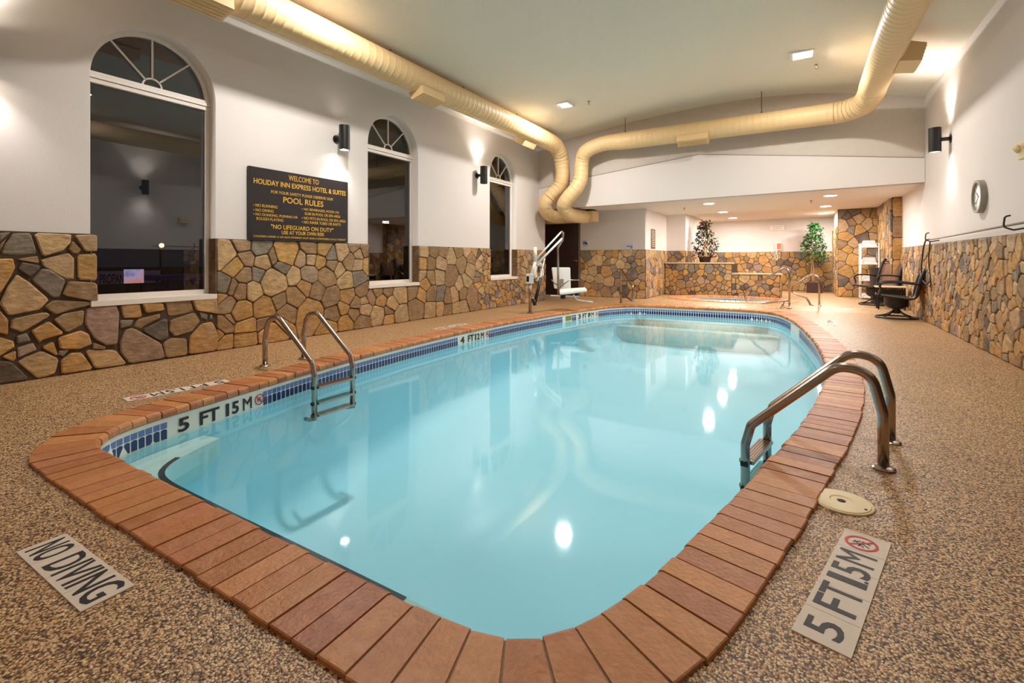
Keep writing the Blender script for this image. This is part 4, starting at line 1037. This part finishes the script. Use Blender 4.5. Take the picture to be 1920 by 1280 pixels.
for k in range(9): box(bm, (-.15+.02*(k % 3), .2-k*.05, .008), (.15-.03*(k % 2), .215-k*.05, .0095), M=Mq)
obj('print', bm, M_lid, t)
# exit sign and orange box on back wall, thermostat
p = aty(1457, 427.5, YB); t = thing('exit_sign', 'small white exit sign high on the alcove back wall', 'sign', tuple(p))
bm = bmesh.new(); box(bm, (p.x-.2, YB-.05, p.z-.075), (p.x+.2, YB, p.z+.085), .006); obj('housing', bm, M_whitep, t)
obj('lettering', text_bm('EXIT', .26, .1, frame_mat((p.x+.02, YB-.051, p.z), (1, 0, 0), (0, 0, 1), (0, -1, 0)), .003, .01), M_cream, t)
p = aty(1459.5, 462, YB); t = thing('emergency_phone', 'orange and white emergency phone box at the top of the back stone wall', 'telephone', tuple(p))
bm = bmesh.new(); box(bm, (p.x-.08, YB-.08, p.z-.12), (p.x+.07, YB, p.z+.13), .01); obj('box', bm, M_whitep, t)
bm = bmesh.new(); box(bm, (p.x-.04, YB-.085, p.z-.09), (p.x+.065, YB-.078, p.z+.1)); obj('front_label', bm, M_orange, t)
bm = bmesh.new(); tube(bm, smoothpath([(p.x-.02, YB-.06, p.z-.12), (p.x-.1, YB-.06, p.z-.3), (p.x-.02, YB-.06, p.z-.42), (p.x-.06, YB-.06, p.z-.14)]), .01, 8); obj('cord', bm, M_whitep, t)
p = atx(1307, 426, -2.86); t = thing('thermostat', 'small beige thermostat on the white alcove side wall above the burgundy plant', 'thermostat', tuple(p))
bm = bmesh.new(); box(bm, (-2.86, p.y-.06, p.z-.08), (-2.83, p.y+.06, p.z+.08), .004); obj('cover', bm, M_lid, t)
# rescue pole with hooks on the right wall
rp = thing('rescue_pole', 'long grey rescue pole with a shepherd hook along the right stone wall top', 'pole', (XR-.08, 8, 1.36))
za = 1.375
a = atx(1745, 452, XR-.09); b = atx(1905, 431, XR-.09)
bm = bmesh.new(); tube(bm, [(XR-.09, a.y, za-.005), (XR-.09, b.y-.9, za+.02)], .012, 10); obj('pole', bm, M_grey, rp, smooth=True)
for px_ in (1747, 1903):
    yy = atx(px_, 440, XR-.09).y
    bm = bmesh.new(); tube(bm, fillet([(XR-.0, yy, za-.02), (XR-.1, yy, za-.04), (XR-.17, yy, za-.01), (XR-.16, yy, za+.09), (XR-.12, yy, za+.10)], [.03, .04, .04]), .008, 8); obj('wall_hook', bm, M_brown, rp, smooth=True)
yy = a.y
bm = bmesh.new(); tube(bm, smoothpath([(XR-.09, yy, za), (XR-.08, yy+.45, za-.02), (XR-.07, yy+.75, za-.3), (XR-.07, yy+.8, za-.62), (XR-.07, yy+.45, za-.72), (XR-.07, yy+.2, za-.68)]), .011, 8); obj('shepherd_hook', bm, M_brown, rp, smooth=True)
bm = bmesh.new(); tube(bm, smoothpath([(XR-.08, yy+.1, za-.03), (XR-.07, yy+.25, za-.35), (XR-.07, yy+.1, za-.72), (XR-.07, yy+.4, za-.75)]), .009, 8); obj('hook_loop', bm, M_black, rp, smooth=True)

# ------------------------------------------------------------ door
dr = sempty('door_1')
bm = bmesh.new(); box(bm, (DX0, YD+.02, FZ), (DX1, YD+.07, 2.04), .003); dl = obj('door_leaf', bm, M_door, dr)
bm = bmesh.new()
box(bm, (DX0-.06, YD-.015, FZ), (DX0, YD+.1, 2.1)); box(bm, (DX1, YD-.015, FZ), (DX1+.05, YD+.1, 2.1)); box(bm, (DX0-.06, YD-.015, 2.04), (DX1+.05, YD+.1, 2.1))
obj('door_frame', bm, M_doorf, dr)
bm = bmesh.new(); tube(bm, fillet([(DX1-.08, YD+.02, 1.03), (DX1-.08, YD-.05, 1.03), (DX1-.2, YD-.05, 1.03)], .015), .01, 10); lathe(bm, [(.03, 0), (.03, .01)], 16, M=frame_mat((DX1-.08, YD+.02, 1.03), (1, 0, 0), (0, 0, 1), (0, -1, 0))); obj('door_handle', bm, M_steel, dl, smooth=True)

# ------------------------------------------------------------ plants
def plant(label, base, height, crown_r, stems, leafm, pot, seed, z_low=.3, leafm2=None, n=420, name='potted_tree', lsz=.05):
    q = random.Random(seed); t = thing(name, label, 'plant', base); bx, by, bz = base
    if pot == 'box':
        bm = bmesh.new(); box(bm, (bx-.2, by-.2, bz), (bx+.2, by+.2, bz+.3), .01); obj('pot', bm, M_pot, t)
        z0 = bz+.3
    else:
        bm = bmesh.new(); lathe(bm, [(.13, 0), (.17, .2), (.18, .2), (.16, .19)], 24, base); obj('pot', bm, M_pot, t); z0 = bz+.19
    tips = []
    for s in range(stems):
        a = q.uniform(0, 2*PI); r = crown_r*.35
        pth = smoothpath([(bx+.03*math.cos(a), by+.03*math.sin(a), z0-.02), (bx+.07*math.cos(a+1), by+.07*math.sin(a+1), z0+height*.25), (bx+r*math.cos(a), by+r*math.sin(a), z0+height*.6), (bx+r*.6*math.cos(a), by+r*.6*math.sin(a), z0+height*.9)])
        bm = bmesh.new(); tube(bm, pth, [.022-.015*i/len(pth) for i in range(len(pth))], 8); obj('stem', bm, M_bark, t, smooth=True)
    bms = [bmesh.new(), bmesh.new()]
    for k in range(n):
        h = q.uniform(0, 1); h = h**.85
        env = crown_r*(.35+.75*math.sin(PI*min(1, (1-h)*.75+.12)))*(1.2-.8*h)
        a = q.uniform(0, 2*PI); rr_ = env*math.sqrt(q.uniform(.1, 1))
        c = Vector((bx+rr_*math.cos(a), by+rr_*math.sin(a), z0+height*(z_low+(1-z_low)*h)))
        for w in range(3):
            b_ = bms[1 if (leafm2 and q.random() < .5) else 0]
            R_ = Matrix.Rotation(q.uniform(0, 2*PI), 4, 'Z') @ Matrix.Rotation(q.uniform(-1.2, .9), 4, 'X') @ Matrix.Rotation(q.uniform(-.6, .6), 4, 'Y')
            L_ = lsz*q.uniform(.8, 1.6); Mx = Matrix.Translation(c+Vector((q.uniform(-.05, .05), q.uniform(-.05, .05), q.uniform(-.05, .05)))) @ R_
            v = [b_.verts.new(Mx @ Vector(p)) for p in ((0, 0, 0), (L_*.4, L_*.5, L_*.12), (0, L_*1.3, -L_*.1), (-L_*.4, L_*.5, L_*.12))]
            b_.faces.new((v[0], v[1], v[2])); b_.faces.new((v[0], v[2], v[3]))
    o = obj('foliage', bms[0], leafm, t); o['kind'] = 'stuff'
    if leafm2: o = obj('foliage', bms[1], leafm2, t); o['kind'] = 'stuff'
    else: bms[1].free()
    return t
plant('tall green potted ficus tree in front of the alcove back wall', (.30, 16.95, FZ), 1.75, .36, 3, M_leafg, 'box', 3, z_low=.34, n=330, lsz=.055, leafm2=mat('bright_green_leaves', (62, 112, 54), .5, vary=.4, vscale=9))
q = random.Random(5)
pp = aty(1319, 492, 14.62)
plant('bushy burgundy and green leaved plant standing on the stone planter', (pp.x+.04, 14.62, .94), 1.0, .34, 3, M_leafr, 'round', 8, z_low=-.02, leafm2=M_leafg, n=260, name='bushy_plant', lsz=.055)

# ------------------------------------------------------------ towel rack
X0, X1, Y0, Y1 = 1.24, 1.60, 14.72, 15.08
tr = thing('towel_rack', 'white four shelf towel rack against the stone pier', 'rack', ((X0+X1)/2, (Y0+Y1)/2, FZ))
for x in (X0, X1):
    for y in (Y0, Y1):
        bm = bmesh.new(); tube(bm, [(x, y, FZ), (x, y, 1.46)], .016, 10); obj('post', bm, M_whitep, tr, smooth=True)
SH = [.13, .55, .96, 1.38]
for z in SH:
    bm = bmesh.new(); box(bm, (X0-.015, Y0-.015, z-.025), (X1+.015, Y1+.015, z), .004); obj('shelf', bm, M_whitep, tr)
wn = ['bottom', 'second lowest', 'third', 'top']
for i, z in enumerate(SH):
    for k in range(4 if i else 2):
        t = thing('towel', 'folded white towel on the %s rack shelf, %s of its stack' % (wn[i], ['bottom', 'second', 'third', 'top'][k]) , 'towel', ((X0+X1)/2, (Y0+Y1)/2, z), 'folded towels on the rack')
        bm = bmesh.new(); dx = rb.uniform(-.012, .012); w_ = .145-.01*k; h_ = .036
        z_ = z+.001+k*(h_+.001)
        box(bm, (1.42-w_+dx, Y0+.02, z_), (1.42+w_+dx, Y1-.03, z_+h_), .012); obj('folded_cloth', bm, M_towel, t, smooth=False)
        bm = bmesh.new(); box(bm, (1.42-w_+dx-.002, Y0+.05, z_+.008), (1.42-w_+dx+.02, Y0+.1, z_+.02)); obj('blue_stripe', bm, M_bluesign, t)
bn = thing('towel_bin', 'dark brown bin between the towel rack and the far patio chair', 'bin', (1.52, 13.85, FZ))
bm = bmesh.new(); lathe(bm, [(.13, 0), (.155, .76), (.165, .76), (.165, .80), (.14, .80), (.135, .74)], 24, (1.48, 13.85, FZ)); obj('bin_body', bm, M_brown, bn, smooth=False)

# ------------------------------------------------------------ patio chairs
def patio_chair(label, loc, rz):
    """local: faces -Y; origin on floor"""
    t = thing('patio_chair', label, 'chair', (0, 0, 0), 'swivel patio chairs')
    bm = bmesh.new(); pts = [Vector((.30*math.cos(2*PI*k/40), .30*math.sin(2*PI*k/40), .022)) for k in range(41)]; tube(bm, pts, .016, 10, caps=False); obj('base_ring', bm, M_black, t, smooth=True)
    for k in range(4):
        a = PI/4+k*PI/2; bm = bmesh.new(); tube(bm, smoothpath([(.30*math.cos(a), .30*math.sin(a), .025), (.17*math.cos(a), .17*math.sin(a), .07), (.04*math.cos(a), .04*math.sin(a), .15)]), .015, 8); obj('base_spoke', bm, M_black, t, smooth=True)
    bm = bmesh.new(); lathe(bm, [(.06, .09), (.055, .17), (.13, .19), (.175, .23), (.18, .37), (.12, .385)], 24); obj('swivel_mount', bm, M_black, t)
    prof = [(-.30, .43), (-.26, .415), (0, .385), (.18, .37), (.25, .40), (.28, .50), (.33, .74), (.40, .92), (.47, 1.0)]
    for s in (-1, 1):
        bm = bmesh.new(); tube(bm, smoothpath([(s*.265, y, z) for y, z in prof], 5), [.018]*20+[.018+.014*min(1, k/6) for k in range(12)]+[.03]*9, 10); obj('side_rail', bm, M_black, t, smooth=True)
        bm = bmesh.new(); tube(bm, smoothpath([(s*.275, -.27, .40), (s*.30, -.22, .50), (s*.31, -.24, .60), (s*.31, -.18, .645), (s*.31, .05, .65), (s*.285, .32, .62)], 6), .016, 10); obj('armrest', bm, M_black, t, smooth=True)
    for y, z in ((-.29, .425), (.2, .375), (.425, .945)):
        bm = bmesh.new(); tube(bm, [(-.265, y, z), (.265, y, z)], .015, 10); obj('cross_bar', bm, M_black, t, smooth=True)
    bm = bmesh.new(); sm = smoothpath([Vector((0, y, z)) for y, z in prof[:-1]], 5)
    bm, _ = loft([[Vector((x, p.y, p.z-.018*math.cos(x/.255*PI/2)+.004)) for p in sm] for x in (-.255, -.13, 0, .13, .255)], close=False)
    r = bmesh.ops.solidify(bm, geom=bm.faces[:], thickness=.006)
    obj('sling', bm, M_sling, t, smooth=True)
    t.location = loc; t.rotation_euler = (0, 0, rz)
    return t
patio_chair('brown sling swivel patio chair nearest along the right stone wall, seen from its side', (1.44, 10.95, 0), -1.66)
patio_chair('brown sling swivel patio chair farther back, turned to show its tan seat back', (1.36, 13.0, FZ), -.95)
sd = thing('side_table', 'small cream topped side table between the two patio chairs', 'table', (1.5, 12.1, FZ))
bm = bmesh.new(); box(bm, (1.25, 11.9, .50), (1.74, 12.25, .525), .006); obj('tabletop', bm, M_cream, sd)
for x in (1.29, 1.70):
    for y in (11.94, 12.21):
        bm = bmesh.new(); box(bm, (x-.014, y-.014, FZ), (x+.014, y+.014, .50)); obj('leg', bm, M_black, sd)
bm = bmesh.new(); box(bm, (1.3, 11.95, .36), (1.69, 12.2, .46)); obj('apron', bm, M_black, sd)

# ------------------------------------------------------------ outside at night
bm = bmesh.new(); box(bm, (-90, -60, -.3), (-6.1, 90, -.1)); tag(struct('ground', bm, M_ground), 'dark asphalt outside the windows', 'ground')
XO = -10.5
def outp(px, py, x=XO): return atx(px, py, x)
t = thing('banner', 'long pale banner reading PROPANE outside the first window', 'banner', tuple(outp(240, 520)))
a = outp(150, 509); b = outp(300, 529); Mq = left_plane(XO)
bm = bmesh.new(); box(bm, (a.y, b.z, 0), (b.y, a.z, .02), M=Mq); obj('banner_cloth', bm, mat('dim_glowing_banner', (150, 138, 160), .8, emit=(120, 104, 128), es=.10), t)  # faint emission in the cloth stands in for light falling on it
c = outp(186, 516); d = outp(238, 524)
obj('lettering', text_bm('PROPANE', (d.y-c.y), .17, frame_mat((XO+.021, (c.y+d.y)/2, (c.z+d.z)/2-.02), (0, 1, 0), (0, 0, 1), (1, 0, 0)), .004, .02), M_ink, t)
bm = bmesh.new()
for yy in (a.y+.05, b.y-.05): box(bm, (XO-.05, yy-.03, -.1), (XO, yy+.03, a.z))
obj('banner_post', bm, M_black, t)
t = thing('lit_poster', 'small glowing pink and blue picture board outside the first window', 'poster', tuple(outp(250, 520, -8)))
a = outp(232, 505, -8); b = outp(268, 530, -8); Mq = left_plane(-8)
bm = bmesh.new(); box(bm, (a.y, b.z, 0), (b.y, a.z, .03), M=Mq)
pm = bpy.data.materials.new('backlit_picture'); pm.use_nodes = True; N = pm.node_tree.nodes; L = pm.node_tree.links; bs = N['Principled BSDF']
tcn = N.new('ShaderNodeTexCoord'); nn_ = N.new('ShaderNodeTexNoise'); nn_.inputs['Scale'].default_value = 5; nn_.inputs['Detail'].default_value = 2; L.new(tcn.outputs['Object'], nn_.inputs['Vector'])
cr = N.new('ShaderNodeValToRGB'); L.new(nn_.outputs['Fac'], cr.inputs[0]); e = cr.color_ramp.elements; e[0].position = .35; e[0].color = (*s2l((110, 90, 160)), 1); e[1].position = .65; e[1].color = (*s2l((230, 150, 140)), 1); e.new(.5).color = (*s2l((190, 180, 220)), 1)
L.new(cr.outputs[0], bs.inputs['Emission Color']); bs.inputs['Emission Strength'].default_value = .9; L.new(cr.outputs[0], bs.inputs['Base Color'])
obj('picture', bm, pm, t)
bm = bmesh.new(); box(bm, (-8.0, a.y+.02, -.1), (-7.97, a.y+.05, b.z)); box(bm, (-8.0, b.y-.05, -.1), (-7.97, b.y-.02, b.z)); obj('stand', bm, M_black, t)
t = thing('storage_cage', 'dark blue storage cage outside the right half of the first window', 'cage', tuple(outp(335, 530, -8.6)))
a = outp(292, 517, -8.6); b = outp(383, 549, -8.6); MBL = mat('dark_blue_glowing_metal', (30, 34, 92), .5, emit=(22, 24, 80), es=.12)  # weak blue glow added to the metal in place of light on the cage
bm = bmesh.new(); box(bm, (-9.4, a.y, a.z-.08), (-8.6, b.y+1, a.z)); box(bm, (-9.4, a.y, -.1), (-8.6, b.y+1, -.02)); obj('cage_shell', bm, MBL, t)
for k in range(10):
    yy = a.y+.03+k*(b.y+1-a.y-.06)/9; bm = bmesh.new(); box(bm, (-8.63, yy-.015, -.02), (-8.6, yy+.015, a.z-.08)); obj('bar', bm, MBL, t)
def street(label, px, py, x, r, m=M_street):
    p = outp(px, py, x); t = thing('street_lamp', label, 'street lamp', (p.x, p.y, -.1), 'distant street lamps')
    bm = bmesh.new(); bmesh.ops.create_icosphere(bm, subdivisions=2, radius=r, matrix=Matrix.Translation(p)); obj('lamp_globe', bm, m, t)
    bm = bmesh.new(); tube(bm, [(p.x-.1, p.y, -.1), (p.x-.1, p.y, p.z)], .05, 8); obj('lamp_post', bm, M_black, t)
street('tiny warm street lamp seen through the lower middle of the first window', 303, 460, -24, .09)
street('bright orange street lamp seen through the second window', 735, 453, -24, .26)
street('small orange street lamp at the left edge of the second window', 703, 458, -24, .08)
street('orange street lamp seen through the third window', 938, 461, -24, .14)
street('small orange street lamp at the left of the third window', 921, 460, -24, .09)
